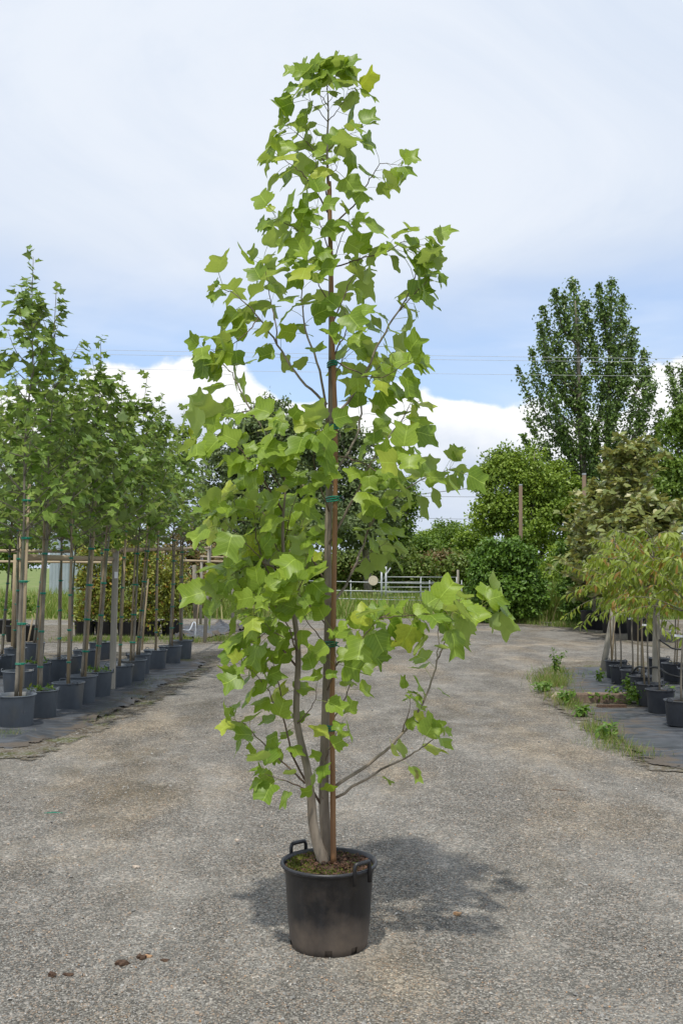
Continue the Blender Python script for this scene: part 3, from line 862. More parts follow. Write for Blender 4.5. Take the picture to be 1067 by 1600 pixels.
# branches traced as pixel paths; last number = depth the tip reaches in front (-) of or behind (+) the stem
BR = [
    ([(525, 1246), (585, 1210), (640, 1180), (668, 1163), (684, 1146)], -.10, .0085),
    ([(522, 1230), (590, 1183), (635, 1138), (663, 1092), (678, 1050), (683, 1020), (685, 981)], .12, .0105),
    ([(681, 1033), (700, 998), (727, 968), (752, 948)], .25, .0045),
    ([(628, 1145), (637, 1115), (641, 1090)], .0, .004),
    ([(516, 1048), (558, 1003), (592, 967)], -.28, .0065),
    ([(592, 967), (622, 962), (655, 962), (690, 958), (712, 955)], -.34, .0035),
    ([(516, 945), (540, 915), (566, 852), (593, 798), (656, 751), (702, 733)], .22, .0095),
    ([(568, 848), (582, 808), (592, 780)], .12, .0045),
    ([(548, 893), (580, 862), (600, 850)], .25, .004),
    ([(514, 850), (552, 780), (588, 708), (629, 654), (640, 632)], -.15, .0085),
    ([(518, 748), (557, 681), (566, 627), (580, 590), (604, 560)], .28, .008),
    ([(517, 662), (560, 604), (589, 542), (622, 487), (646, 440), (650, 405)], -.05, .0095),
    ([(622, 487), (655, 452), (672, 432)], -.15, .004),
    ([(517, 560), (585, 590), (640, 565)], -.30, .005),
    ([(517, 515), (531, 478), (548, 439), (562, 402)], .25, .006),
    ([(515, 420), (560, 405), (600, 395), (632, 378), (668, 384)], -.12, .005),
    ([(514, 355), (552, 321), (574, 288), (594, 257), (622, 258)], -.08, .0055),
    ([(512, 236), (532, 217), (560, 205)], -.10, .0035),
    ([(512, 190), (533, 165), (544, 140)], .02, .003),
    ([(512, 165), (494, 138), (484, 118)], -.05, .003),
    ([(510, 140), (522, 120), (530, 110)], .0, .002),
    ([(512, 332), (484, 285), (462, 262), (436, 244)], -.12, .0055),
    ([(510, 305), (497, 270), (490, 225)], .14, .004),
    ([(511, 258), (474, 217), (452, 200)], .02, .004),
    ([(512, 190), (490, 165), (474, 150)], -.08, .003),
    ([(515, 402), (480, 370), (450, 350), (430, 340)], -.20, .0045),
    ([(512, 662), (499, 579), (478, 517), (472, 464), (470, 418)], -.20, .0085),
    ([(511, 632), (470, 592), (433, 538), (404, 497), (372, 462), (345, 452)], .05, .0085),
    ([(433, 538), (428, 490), (418, 440), (412, 405)], .20, .0045),
    ([(404, 497), (385, 520), (350, 545), (325, 548)], -.15, .004),
    ([(482, 770), (458, 735), (426, 690), (392, 642), (366, 590), (350, 570)], -.10, .0085),
    ([(392, 642), (350, 648), (318, 640)], -.2, .004),
    ([(443, 800), (406, 742), (372, 699), (345, 680), (322, 684)], -.28, .0065),
    ([(446, 760), (440, 700), (445, 660)], -.30, .004),
    ([(510, 912), (480, 860), (455, 830), (430, 822)], .22, .006),
    ([(458, 946), (426, 908), (404, 850), (396, 800)], -.05, .007),
    ([(448, 895), (415, 880), (385, 850), (352, 815)], -.25, .0055),
    ([(462, 1040), (419, 985), (378, 945), (345, 928)], .10, .0065),
    ([(420, 985), (400, 1000), (385, 1010)], -.1, .003),
    ([(466, 1020), (440, 960), (415, 930)], -.30, .005),
    ([(500, 1255), (462, 1190), (442, 1120), (436, 1070), (425, 1030)], -.12, .0075),
    ([(442, 1120), (405, 1060), (380, 1042)], -.20, .0035),
    ([(477, 1224), (440, 1190), (412, 1162), (385, 1135), (368, 1125)], -.05, .006),
    ([(485, 1238), (450, 1222), (415, 1210)], -.20, .005),
    ([(465, 1130), (490, 1100), (497, 1060)], -.22, .004),
    ([(509, 1140), (540, 1090), (550, 1050), (556, 1010)], .25, .005),
    ([(510, 1080), (525, 1040), (520, 985)], -.25, .0045),
    ([(508, 1190), (520, 1160), (535, 1128)], -.18, .0035),
    ([(506, 1250), (500, 1235), (496, 1226)], -.12, .0025),
    ([(514, 800), (495, 740), (488, 690)], -.30, .005),
    ([(515, 740), (500, 700), (505, 665)], -.34, .004),
    ([(517, 560), (540, 520), (536, 480)], -.28, .005),
    ([(517, 480), (495, 440), (490, 410)], -.26, .0045),
    ([(517, 430), (530, 380), (545, 345)], -.10, .004),
    ([(514, 390), (500, 350), (495, 325)], -.2, .004),
    ([(516, 620), (535, 560), (560, 530)], .25, .005),
    ([(513, 900), (470, 850), (475, 800)], .30, .005),
    ([(512, 980), (470, 930), (440, 905)], .28, .005),
    ([(515, 710), (560, 720), (600, 740), (640, 715)], -.32, .005),
    ([(513, 1010), (480, 970), (470, 930)], -.3, .004),
    ([(500, 1210), (510, 1185), (505, 1160)], -.2, .003),
    ([(592, 967), (620, 955), (650, 966)], -.30, .003),
    ([(725, 970), (745, 952), (763, 946)], .22, .003),
    ([(685, 985), (700, 965), (712, 950)], .05, .003),
    ([(512, 175), (500, 150), (498, 125)], -.06, .002),
    ([(512, 165), (525, 140), (528, 115)], -.04, .002),
    ([(452, 915), (425, 895), (390, 885), (360, 900)], -.15, .005),
    ([(460, 965), (430, 955), (395, 925), (372, 905)], .05, .005),
    ([(447, 880), (430, 850), (410, 800), (378, 770)], .15, .005),
    ([(444, 850), (455, 800), (470, 760)], -.22, .004),
    ([(456, 940), (475, 900), (482, 870)], -.28, .004),
    ([(443, 815), (400, 790), (370, 800), (345, 810)], .12, .0045),
    ([(450, 905), (470, 860), (478, 825)], .05, .004),
    ([(446, 770), (420, 735), (400, 720)], -.3, .004),
    ([(463, 1000), (430, 990), (400, 960)], -.25, .004),
    ([(511, 280), (525, 262), (518, 250)], -.16, .003),
]


def stem_depth(px, py):
    return 0.02 if abs(px - 513) < 14 else (-0.08 if px < 513 else 0.0)


nodes = []          # leaf nodes: position, branch tangent, length scale, is_tip
starts = {}
ends_depth = []
for bi, (pts, dtip, r0) in enumerate(BR):
    # a branch that forks off another starts at that branch's depth
    d0 = stem_depth(*pts[0])
    best = 1e9
    if abs(pts[0][0] - 513) > 14:
        for q, dd in ends_depth:
            dist = (q[0] - pts[0][0]) ** 2 + (q[1] - pts[0][1]) ** 2
            if dist < best and dist < 300:
                best, d0 = dist, dd
    L = np.cumsum([0] + [math.dist(pts[i], pts[i + 1]) for i in range(len(pts) - 1)])
    ds = [d0 + (dtip - d0) * (l / L[-1]) ** 0.9 for l in L]
    for q, dd in zip(pts, ds):
        ends_depth.append((q, dd))
    P = spline([hp(x, y, dd) for (x, y), dd in zip(pts, ds)], 5)
    n = len(P)
    R = [r0 * 0.8 * (1 - 0.78 * i / (n - 1)) for i in range(n)]
    for i in range(1, n - 1):
        P[i] = P[i] + Vector((random.gauss(0, .0025), random.gauss(0, .0025), random.gauss(0, .0025)))
    link('branch', MB().tube(P, R, 7).mesh('branch', M['twig'] if r0 < 0.008 else M['bark'], True), hero)
    tot = sum((P[i + 1] - P[i]).length for i in range(n - 1))
    s = max(tot * 0.36, tot - 0.62)
    gap = 0.060 if bi < 4 else 0.029
    while s < tot:
        l, i = s, 0
        while i < n - 2 and l > (P[i + 1] - P[i]).length:
            l -= (P[i + 1] - P[i]).length
            i += 1
        seg = P[i + 1] - P[i]
        nodes.append((P[i] + seg * min(1, l / (seg.length + 1e-6)), seg.normalized(), 0.85 + 0.3 * (s / tot), False))
        s += gap * random.uniform(0.7, 1.4)
    tdir = (P[-1] - P[-2]).normalized()
    for q in range(4):
        nodes.append((P[-1], tdir, random.uniform(0.55, 1.0), True))
    nodes.append((P[-1], tdir, 0.45, True))
# a few spur leaves straight from the leader
for q in main_p[46:]:
    if random.random() < 0.6:
        nodes.append((q, Vector((0, 0, 1)), 0.85, False))

VAR = [leaf_template(TULIP_HALF, fold=f_, bend=b_, curl=c_, petiole=p_, wave=wv_, ragged=.016, twist=tw_) for f_, b_, c_, p_, wv_, tw_ in
       ((.22, .35, .10, .62, .025, .2), (.32, .70, .22, .70, .03, -.3), (.12, .15, .32, .55, .04, .3), (.45, .95, .12, .65, .02, -.15), (.05, .50, .05, .75, .04, .35), (.30, .10, .40, .50, .03, -.25),
        (.55, .45, .25, .60, .03, .1), (-.15, .60, .30, .66, .04, -.35), (.18, 1.10, .18, .58, .03, .25), (.38, .25, .45, .72, .03, 0.0))]
VARM = [template_mesh('leaf', T_, [M['tulip'], M['petiole']]) for T_ in VAR]
LP, LY, LN, LS, LV = [], [], [], [], []
nodes = [q for q in nodes if not (abs(q[0].x + 0.02) < 0.085 and q[0].y < 0.05 and q[0].z < 3.0 and random.random() < 0.62)]
ga = 0.0
for (p_, tn, sc_, tip) in nodes:
    ga += 2.4 + random.uniform(-0.4, 0.4)
    ux = tn.cross(Vector((0.3, 0.2, 1))).normalized()
    uy = tn.cross(ux)
    o_ = ux * math.cos(ga) + uy * math.sin(ga)
    radial = Vector((p_.x, p_.y, 0))
    radial = radial.normalized() if radial.length > 0.05 else Vector((random.gauss(0, 1), random.gauss(0, 1), 0)).normalized()
    ydir_ = (o_ * 0.9 + tn * (0.45 if not tip else 0.6) + radial * 0.35 + Vector((0, 0, random.uniform(-0.25, 0.25)))).normalized()
    up = Vector((0, 0, 0.62)) + radial * 0.35 + Vector((-0.12, -0.42, 0)) + Vector([random.gauss(0, 0.45) for _ in range(3)])
    size_ = 0.104 * sc_ * random.uniform(0.66, 1.24) * (0.82 if p_.z < 1.25 else 1.0)
    if p_.z > 3.1:
        size_ *= 0.95
    LP.append(p_); LY.append(ydir_); LN.append(up); LS.append(size_); LV.append(random.randrange(len(VAR)))
NL = len(LP)
XA, YA, NA = frames(np.array([tuple(v) for v in LY]), np.array([tuple(v) for v in LN]))
# the leaves that show largest are parts of their own, the remainder is one part
facing = np.abs(NA[:, 1]) * np.array(LS) * (1.0 + 0.9 * (-np.array([p_.y for p_ in LP])))
order = np.argsort(-facing)
for idx in order[:300]:
    o = link('leaf', VARM[LV[idx]], hero)
    s_ = LS[idx]
    o.matrix_local = Matrix(((XA[idx][0] * s_, YA[idx][0] * s_, NA[idx][0] * s_, LP[idx].x), (XA[idx][1] * s_, YA[idx][1] * s_, NA[idx][1] * s_, LP[idx].y),
                             (XA[idx][2] * s_, YA[idx][2] * s_, NA[idx][2] * s_, LP[idx].z), (0, 0, 0, 1)))
rest = order[300:]
me = scatter_mesh('foliage', VAR, np.array([tuple(LP[i]) for i in rest]), YA[rest], NA[rest], np.array(LS)[rest], [M['tulip'], M['petiole']], smooth=True)
link('foliage', me, hero)['kind'] = 'stuff'
print('tulip leaves', NL)


# ------------------------------------------------------------------ nursery pots
def pot_mesh(name, rt, rb, hgt, mat, k=28, handles=True):
    prof_ = [(rb - 0.01, 0.0), (rb, 0.008), (rt - 0.010, hgt - 0.035), (rt - 0.007, hgt - 0.03), (rt - 0.006, hgt - 0.014), (rt + 0.006, hgt - 0.012), (rt + 0.008, hgt - 0.003),
             (rt, hgt), (rt - 0.008, hgt - 0.004), (rt - 0.016, hgt - 0.06)]
    V_, F_ = lathe(prof_, k)
    mb = MB().add(V_, F_)
    for a0 in ((0.6, 3.74) if handles else ()):
        pts = []
        for da, zz in ((-.2, -.03), (-.2, .016), (-.1, .024), (0, .024), (.1, .024), (.2, .016), (.2, -.03)):
            pts.append(((rt + .008) * math.cos(a0 + da), (rt + .008) * math.sin(a0 + da), hgt + zz))
        mb.tube(pts, 0.006, 5)
    return mb.mesh(name, mat, True)


def soil_mesh(r_, z_):
    k = 16
    V_ = [(0, 0, z_ + 0.012)] + [(r_ * f * math.cos(6.283 * j / k), r_ * f * math.sin(6.283 * j / k), z_ + random.uniform(-.008, .008)) for f in (0.5, 1.0) for j in range(k)]
    F_ = [(0, 1 + j, 1 + (j + 1) % k) for j in range(k)] + [(1 + j, 1 + k + j, 1 + k + (j + 1) % k, 1 + (j + 1) % k) for j in range(k)]
    return MB().add(V_, F_).mesh('soil', M['soil'], True)


GP_R, GP_H = 0.198, 0.335
GREYPOT = pot_mesh('grey_pot', GP_R, 0.168, GP_H, M['greypot'])
GREYSOIL = soil_mesh(GP_R - 0.014, GP_H - 0.04)
PLT = [leaf_template(PLANE_HALF, fold=f_, bend=b_, curl=c_, petiole=.45, wave=.02) for f_, b_, c_ in ((.25, .5, .15), (.1, .9, .25), (.4, .25, .1))]
PLM = [template_mesh('plane_leaf', T_, [M['plane_leaf'], M['petiole']]) for T_ in PLT]


def gen_tree(seed, H, clear, spread, nbr, per, lean=(0, 0), wig=0.03):
    """a feathered young tree: leader path, branch tubes, leaf nodes"""
    r = random.Random(seed)
    lead = [Vector((lean[0] * t_ + wig * r.uniform(-1, 1) * t_, lean[1] * t_ + wig * r.uniform(-1, 1) * t_, GP_H - 0.06 + (H - GP_H) * t_)) for t_ in np.linspace(0, 1, 9)]
    lead = spline(lead, 3)
    R = [0.021 * (1 - 0.86 * i / (len(lead) - 1)) for i in range(len(lead))]
    mb = MB()
    nd = []
    for b in range(nbr):
        f = (b + 0.5) / nbr
        hgt = clear + (H - 0.4 - clear) * f ** 1.25
        i = max(1, min(len(lead) - 2, int((hgt - lead[0].z) / (lead[-1].z - lead[0].z) * (len(lead) - 1))))
        s = lead[i]
        az = b * 2.4 + r.uniform(-.5, .5)
        ln = spread * (1 - 0.80 * f) * r.uniform(0.6, 1.25)
        el = r.uniform(0.25, 0.75) + 0.35 * f
        dr = Vector((math.cos(az) * math.cos(el), math.sin(az) * math.cos(el), math.sin(el)))
        P = [s, s + dr * ln * 0.5 + Vector((0, 0, r.uniform(-.05, .02))), s + dr * ln + Vector((r.uniform(-.06, .06), r.uniform(-.06, .06), r.uniform(-.02, .14)))]
        P = spline(P, 3)
        mb.tube(P, [0.0075 * (1 - 0.75 * q / (len(P) - 1)) for q in range(len(P))], 5)
        for q in range(per):
            u = 1 - (q / per) ** 1.3 * 0.85
            j = min(len(P) - 2, int(u * (len(P) - 1)))
            nd.append((P[j].lerp(P[j + 1], u * (len(P) - 1) - j), dr))
    for i in range(len(lead) // 2 + 2, len(lead)):
        for q in range(3 if i < len(lead) - 4 else 5):
            nd.append((lead[i] + Vector((0, 0, r.uniform(-.08, .08))), Vector((0, 0, 1))))
    pos_, yd, nn, ss = [], [], [], []
    for q, (p_, dr) in enumerate(nd):
        a = r.uniform(0, 6.283)
        y_ = (Vector((math.cos(a), math.sin(a), r.uniform(-.35, .35))) + dr * 0.6).normalized()
        n_ = Vector((0, 0, 0.8)) + Vector((r.gauss(0, .45), r.gauss(0, .45) - 0.15, r.gauss(0, .3))) + Vector((dr.x, dr.y, 0)) * 0.3
        pos_.append(tuple(p_)); yd.append(tuple(y_)); nn.append(tuple(n_)); ss.append(r.uniform(0.085, 0.168) * (0.72 if p_.z > H - 0.5 else 1))
    return lead, R, mb, np.array(pos_), np.array(yd), np.array(nn), np.array(ss)


PVAR = []
for s, H in enumerate((4.95, 5.15, 4.3, 4.45, 4.65)):
    lead, R, mb, pp, yd, nn, ss = gen_tree(100 + s, H, 2.08, 1.05, 34, 9)
    PVAR.append(dict(lead=lead, trunk=MB().tube(lead, R, 8).mesh('trunk', M['planebark'], True), frame=mb.mesh('branch_frame', M['planebark'], True),
                     fol=scatter_mesh('foliage', PLT, pp, yd, nn, ss, [M['plane_leaf'], M['petiole']], smooth=True), pp=pp, yd=yd, nn=nn, ss=ss))


def tie_mesh(hw):
    mb = MB()
    for dz in (-.006, .006):
        mb.tube([(hw * math.cos(s), 0.022 * math.sin(s), dz) for s in np.linspace(0, 6.283, 11)], 0.0055, 4)
    mb.tube([(hw, 0, 0), (hw + .02, -.02, .008)], .004, 4)
    return mb.mesh('tie', M['tie'])


TIE = tie_mesh(0.042)
STAKE = MB().tube([(0, 0, 0.2), (0.004, 0, 1.2), (0, 0.003, 2.5)], [0.017, 0.016, 0.014], 8).mesh('stake', M['stake'], True)
WTUFT_T = leaf_template(OVAL_HALF, .2, .5, .2, .3)
n = 60
a = RNG.random(n) * 6.283
r_ = GP_R * 0.8 * np.sqrt(RNG.random(n))
POTWEED = scatter_mesh('pot_weeds', WTUFT_T, np.stack([r_ * np.cos(a), r_ * np.sin(a), GP_H - .03 + .05 * RNG.random(n)], 1), rdir(n) + np.array([[0, 0, .9]]), rdir(n) + np.array([[0, 0, .6]]),
                       RNG.uniform(.025, .06, n), [M['weed'], M['weed']])


def plane_tree(i, px, py, label, lean=(0, 0), split=0, weeds=False, var=2):
    v = PVAR[var]
    b = ground(px, py)
    rz = [0.3, 2.1, 4.0, 5.2, 1.1, 3.3, 0.9][i % 7] + 0.37 * i
    grow = 1 + 0.05 * math.sin(7.7 * i + 1)
    root = empty('potted_plane_tree', b, label, 'potted tree', 'staked plane trees in grey pots', rz)
    root.scale = (grow, grow, 2 - grow if i % 2 else grow)
    link('pot', GREYPOT, root)
    link('soil', GREYSOIL, root)
    top = []
    tilt = Matrix.Rotation(lean[0], 4, 'Y') @ Matrix.Rotation(lean[1], 4, 'X')
    piv = Matrix.Translation((0, 0, GP_H - .05)) @ Matrix.Rotation(-rz, 4, 'Z') @ tilt @ Matrix.Rotation(rz, 4, 'Z') @ Matrix.Translation((0, 0, -(GP_H - .05)))
    for nm, me_ in (('trunk', v['trunk']), ('branch_frame', v['frame'])):
        o = link(nm, me_, root)
        o.matrix_local = piv
    if split:
        X_, Y_, N_ = frames(v['yd'], v['nn'])
        camd = (v['pp'] @ np.array(Matrix.Rotation(rz, 3, 'Z')).T)[:, 1]
        od = np.argsort(camd - 3 * v['ss'])
        for q in od[:split]:
            o = link('leaf', PLM[q % 3], root)
            s_ = v['ss'][q]
            Mx = Matrix([[X_[q][k_] * s_, Y_[q][k_] * s_, N_[q][k_] * s_, v['pp'][q][k_]] for k_ in range(3)] + [[0, 0, 0, 1]])
            o.matrix_local = piv @ Mx
        rs = od[split:]
        o = link('foliage', scatter_mesh('foliage', PLT, v['pp'][rs], v['yd'][rs], v['nn'][rs], v['ss'][rs], [M['plane_leaf'], M['petiole']], smooth=True), root)
    else:
        o = link('foliage', v['fol'], root)
    o.matrix_local = piv
    o['kind'] = 'stuff'
    st = link('stake', STAKE, root)
    st.matrix_local = piv @ Matrix.Translation((0.040, 0.0, 0))
    for zt in (0.62, 1.02, 1.45, 1.9, 2.3):
        c = min(v['lead'], key=lambda q: abs(q.z - zt))
        tt = link('tie', TIE, st)
        tt.matrix_local = Matrix.Translation(((c.x - 0.040) / 2, c.y / 2, zt + 0.04 * math.sin(5 * i + zt)))
    if weeds:
        link('weed_growth', POTWEED, root)['kind'] = 'stuff'
    return root


ORD = ['', 'first', 'second', 'third', 'fourth', 'fifth', 'sixth', 'seventh', 'eighth', 'ninth', 'tenth', 'eleventh', 'twelfth']
ROWA = [(25, 1136), (63, 1122), (107, 1108), (128, 1099), (152, 1089), (186, 1074), (208, 1066), (217, 1057), (243, 1046), (266, 1037), (284, 1029)]
ROWB = [(28, 1086), (57, 1074), (91, 1064), (110, 1056), (133, 1047), (157, 1033)]
ROWC = [(-22, 1063), (2, 1056), (24, 1045), (53, 1033)]
LEAN = {0: (.025, 0), 1: (.02, 0), 2: (.01, 0), 3: (.05, 0), 4: (.07, 0), 5: (.03, 0), 6: (.035, 0), 7: (.085, 0), 8: (.01, 0), 9: (.02, 0), 10: (0.0, 0)}
for i, (px, py) in enumerate(ROWA):
    plane_tree(i, px, py, f'staked plane tree, {ORD[len(ROWA) - i]} from the yellow-green shrubs in the row edging the gravel drive', LEAN[i],
               split=220 if i < 3 else 0, weeds=i in (1, 4), var=(0, 1, 2, 3, 2, 3, 4, 2, 3, 3, 4)[i])
for i, (px, py) in enumerate(ROWB):
    plane_tree(i + 13, px, py, f'staked plane tree, {ORD[len(ROWB) - i]} from the yellow-green shrubs in the middle row of grey pots', (random.uniform(-.02, .06), 0), weeds=i in (1, 5), var=(3, 2, 4, 2, 3, 2)[i])
for i, (px, py) in enumerate(ROWC):
    plane_tree(i + 23, px, py, f'staked plane tree, {ORD[len(ROWC) - i]} from the grassy verge in the row farthest from the drive', (random.uniform(.0, .10), 0), var=(4, 3, 2, 3)[i])

# posts and rails that hold the staked trees


def post(px, ybase, ytop, w_, label, mat='weathered', leanx=0.0, cat='post', name='timber_post', group=None, round_=False):
    b = ground(px, ybase)
    t_ = at(px, ytop, b.y)
    hgt = t_.z
    mb = MB()
    if round_:
        mb.tube([(0, 0, -.05), (leanx * .5, 0, hgt * .5), (leanx, 0, hgt)], [w_ / 2, w_ / 2 * .97, w_ / 2 * .92], 10)
    else:
        rot = Matrix.Rotation(math.atan2(leanx, hgt), 3, 'Y')
        mb.box((leanx / 2, 0, hgt / 2 - .02), (w_, w_ * .9, hgt + .04), rot, taper=.97)
    o = link(name, mb.mesh(name, M[mat], round_), None, b)
    tag(o, label, cat, group)
    return b, hgt


def rail(p0, p1, r_, label, sag=0.0):
    p0, p1 = Vector(p0), Vector(p1)
    mid = (p0 + p1) / 2 - Vector((0, 0, sag))
    o = link('timber_rail', MB().tube([v_ - p0 for v_ in spline([p0, mid, p1], 4)], [r_ * q for q in (1.25, 1.05, 1, .97, .95, .93, .92, .9, .9)], 8).mesh('rail', M['rail'], True), None, p0)
    tag(o, label, 'rail', 'tree support rails')


pA, hA = post(175.5, 1079, 857, 0.075, 'grey weathered post with a small paper tag in the row edging the drive', leanx=0.03)
pt = MB().box((0.045, -0.042, hA - 0.37), (0.045, 0.006, 0.09))
po = bpy.data.objects['timber_post']
link('paper_tag', pt.mesh('paper_tag', M['white']), po)
pB, hB = post(320, 1004, 850, 0.085, 'pale round post at the grassy end of the rail above the staked trees', leanx=0.10, round_=True)
pC, hC = post(33, 1118, 862, 0.06, 'thin weathered post beside the stem of a plane tree at the mossy mat edge', leanx=0.02, round_=True)
pD, hD = post(20, 1010, 866, 0.07, 'pale post far behind the rows of staked plane trees', 'stake', leanx=0.02, round_=True)
rail((pA.x, pA.y - 0.05, 1.94), (pB.x + .1, pB.y, 2.15), 0.030, 'long round rail from the tagged post to the pale round post')
rail((pC.x, pC.y, 1.82), (pA.x, pA.y + .06, 1.82), 0.036, 'round rail between the thin post and the tagged post')
rail(at(-120, 860, 18.5), at(110, 861.5, 17.5), 0.032, 'round rail crossing behind the middle row of staked trees')
rail(at(-160, 876, 23), at(175, 879, 22.5), 0.028, 'thin rail in front of the tall meadow grass')
pE, hE = post(313.5, 977, 869, 0.08, 'slim grey post beside the rumpled weed mat', leanx=0.02, round_=True)
pF, hF = post(363.5, 992, 867, 0.085, 'grey post at the end of the short double rails', leanx=0.01, round_=True)
pG, hG = post(385.5, 979, 895, 0.09, 'short grey post behind the tulip tree, by the end of the weed mat', leanx=0.01, round_=True)
pH, hH = post(306, 966, 883, 0.16, 'dark upright post against the brownish shrub', 'planebark', leanx=-0.06, round_=True)
rail(at(287, 876, 27.5), at(363, 878, pF.y), 0.03, 'lower short rail running to the grey post')
rail(at(314, 869.5, pE.y), at(364, 871.5, pF.y + .1), 0.025, 'upper short rail between the slim grey post and its neighbour')
for q, (x0, y0, x1, y1, lb) in enumerate(((307, 984, 312, 930, 'pale thin stake leaning beside the white hose'), (382, 984, 390, 930, 'pale thin stake beside the short grey post'),
                                          (222, 1016, 232, 905, 'white painted stake leaning behind the drive-side row'), (24, 1030, 28, 880, 'pale square stake standing behind the leaning stems'),
                                          (42, 1017, 52, 965, 'short pale stake leaning low among the pots'))):
    b = ground(x0, y0)
    e = at(x1, y1, b.y)
    o = link('thin_stake', MB().tube([(0, 0, -.03), (e - b) * .5, e - b], [.019, .018, .016], 7).mesh('thin_stake', M['stake'], True), None, b)
    tag(o, lb, 'stake', 'loose stakes among the staked trees')
# white irrigation hose by the last pot
hs = spline([ground(283, 1006) + Vector((0, 0, .32)), ground(296, 1004) + Vector((0, 0, .28)), ground(302, 1001) + Vector((0, 0, .42)), ground(306, 1001) + Vector((0, 0, .36)), ground(305, 1001) + Vector((0, 0, .02))], 5)
tag(link('irrigation_hose', MB().tube(hs, .017, 7).mesh('hose', M['palehose'], True)), 'pale grey irrigation hose looping up beside the last grey pot', 'hose')

# pots on the far verge with yellow-green shrubs
BIGPOT = pot_mesh('black_pot', 0.27, 0.23, 0.36, M['blackpot'])


def bush_points(lobes, n, clump, shell=0.55):
    """points and outward normals filling ellipsoid lobes as clumps"""
    vol = np.array([l[3] * l[4] + l[4] * l[5] + l[3] * l[5] for l in lobes])
    cnt = np.maximum(1, (vol / vol.sum() * n).astype(int))
    P_, N_ = [], []
    for (x, y, z_, rx, ry, rz), c in zip(lobes, cnt):
        nc = max(4, c // 26)
        dd = rdir(nc)
        rr_ = (shell + (1 - shell) * RNG.random(nc) ** 0.6) * (1 + 0.10 * RNG.normal(size=nc))
        cc = dd * rr_[:, None]
        idx = RNG.integers(0, nc, c)
        S = np.array([rx, ry, rz])
        loc = cc[idx] * S + RNG.normal(size=(c, 3)) * clump * np.array([1, 1, 0.7])
        P_.append(loc + np.array([x, y, z_]))
        N_.append(unit(dd[idx] * 0.9 + rdir(c) * 0.75 + np.array([0, 0, .45])))
    return np.concatenate(P_), np.concatenate(N_)


def billow(lobes, k_=7, fr=.36):
    o_ = []
    for (x, y, z_, rx, ry, rz) in lobes:
        o_.append((x, y, z_, rx * .80, ry * .80, rz * .80))
        for q in range(k_):
            d_ = Vector((random.gauss(0, 1), random.gauss(0, 1) - .3, random.gauss(.25, .9))).normalized()
            f_ = fr * random.uniform(.6, 1.25)
            o_.append((x + d_.x * rx * .78, y + d_.y * ry * .78, z_ + d_.z * rz * .78, rx * f_, ry * f_, rz * f_ * .85))
    return o_


def foliage(lobes, n, clump, lsize, mat, T=SIMPLE, droop=0.3, shell=0.55, zmin=0.02):
    P_, N_ = bush_points(lobes, n, clump, shell)
    k_ = P_[:, 2] > zmin
    P_, N_ = P_[k_], N_[k_]
    yd_ = rdir(len(P_)) + N_ * 0.35 - np.array([0, 0, droop])
    sz = lsize * RNG.uniform(0.65, 1.3, len(P_))
    return scatter_mesh('foliage', T, P_, yd_, N_, sz, [M[mat], M[mat]])


def limbs(base_, lobes, r0, mat, extra=3):
    mb = MB()
    zl = min(l[2] - l[5] * .3 for l in lobes)
    cx = sum(l[0] for l in lobes) / len(lobes)
    cy = sum(l[1] for l in lobes) / len(lobes)
    fork = Vector((cx * .3, cy * .3, max(0.25, zl)))
    mb.tube(spline([(0, 0, -.05), fork * .5 + Vector((r0 * .3, 0, 0)), fork], 3), [r0 * q for q in np.linspace(1.1, .75, 4)] if False else np.linspace(r0 * 1.1, r0 * .7, len(spline([(0, 0, 0), (0, 0, 1), (0, 0, 2)], 3))), 9)
    tr = mb.mesh('trunk', M[mat], True)
    mb = MB()
    for l in lobes:
        for q in range(extra):
            e = Vector((l[0] + random.gauss(0, .45) * l[3], l[1] + random.gauss(0, .45) * l[4], l[2] + random.uniform(-.2, .75) * l[5]))
            P_ = spline([fork, fork.lerp(e, .5) + Vector((random.gauss(0, .06), random.gauss(0, .06), .1)) * l[3], e], 3)
            mb.tube(P_, np.linspace(r0 * .45, r0 * .06, len(P_)), 5)
    return tr, mb.mesh('branch_frame', M[mat], True)


def shrub(name, b, lobes, n, clump, lsize, mat, label, cat, bark='planebark', r0=0.03, group=None, potmesh=None, potsoil=None, T=SIMPLE, droop=.3, shell=.55, extra=3, puffs=0):
    root = empty(name, b, label, cat, group)
    tr, br = limbs(b, lobes, r0, bark, extra)
    link('trunk', tr, root)
    link('branch_frame', br, root)
    o = link('foliage', foliage(billow(lobes, puffs) if puffs else lobes, n, clump, lsize, mat, T, droop, shell), root)
    o['kind'] = 'stuff'
    if potmesh:
        link('pot', potmesh, root)
    if potsoil:
        link('soil', potsoil, root)
    return root


BIGSOIL = soil_mesh(0.25, 0.31)
YS = [(133, 1001, 2.45, 'potted yellow-green shrub beside the pale blue shed wall'), (165, 1001, 2.3, 'potted yellow-green shrub behind the tagged weathered post'),
      (200, 1002, 2.55, 'tallest of the potted yellow-green shrubs, midway along their row'), (234, 1001, 2.35, 'potted yellow-green shrub next to the end one of its row'),
      (268, 1000, 2.15, 'orange-flecked yellow-green shrub at the hose end of its potted row')]
for px, py, hh, lb in YS:
    b = ground(px, py - 8)
    lob = [(0, 0, hh * .36, .36, .36, hh * .30), (random.uniform(-.1, .1), 0, hh * .72, .30, .30, hh * .27), (.12, -.08, hh * .5, .34, .3, hh * .3)]
    shrub('potted_yellow_shrub', b, lob, 2600, 0.075, 0.085, 'yellowshrub', lb, 'potted shrub', r0=.02, group='yellow-green shrubs in black pots', potmesh=BIGPOT, potsoil=BIGSOIL, T=leaf_template(OVAL_HALF, .2, .3, .15) )
b = ground(304, 963)
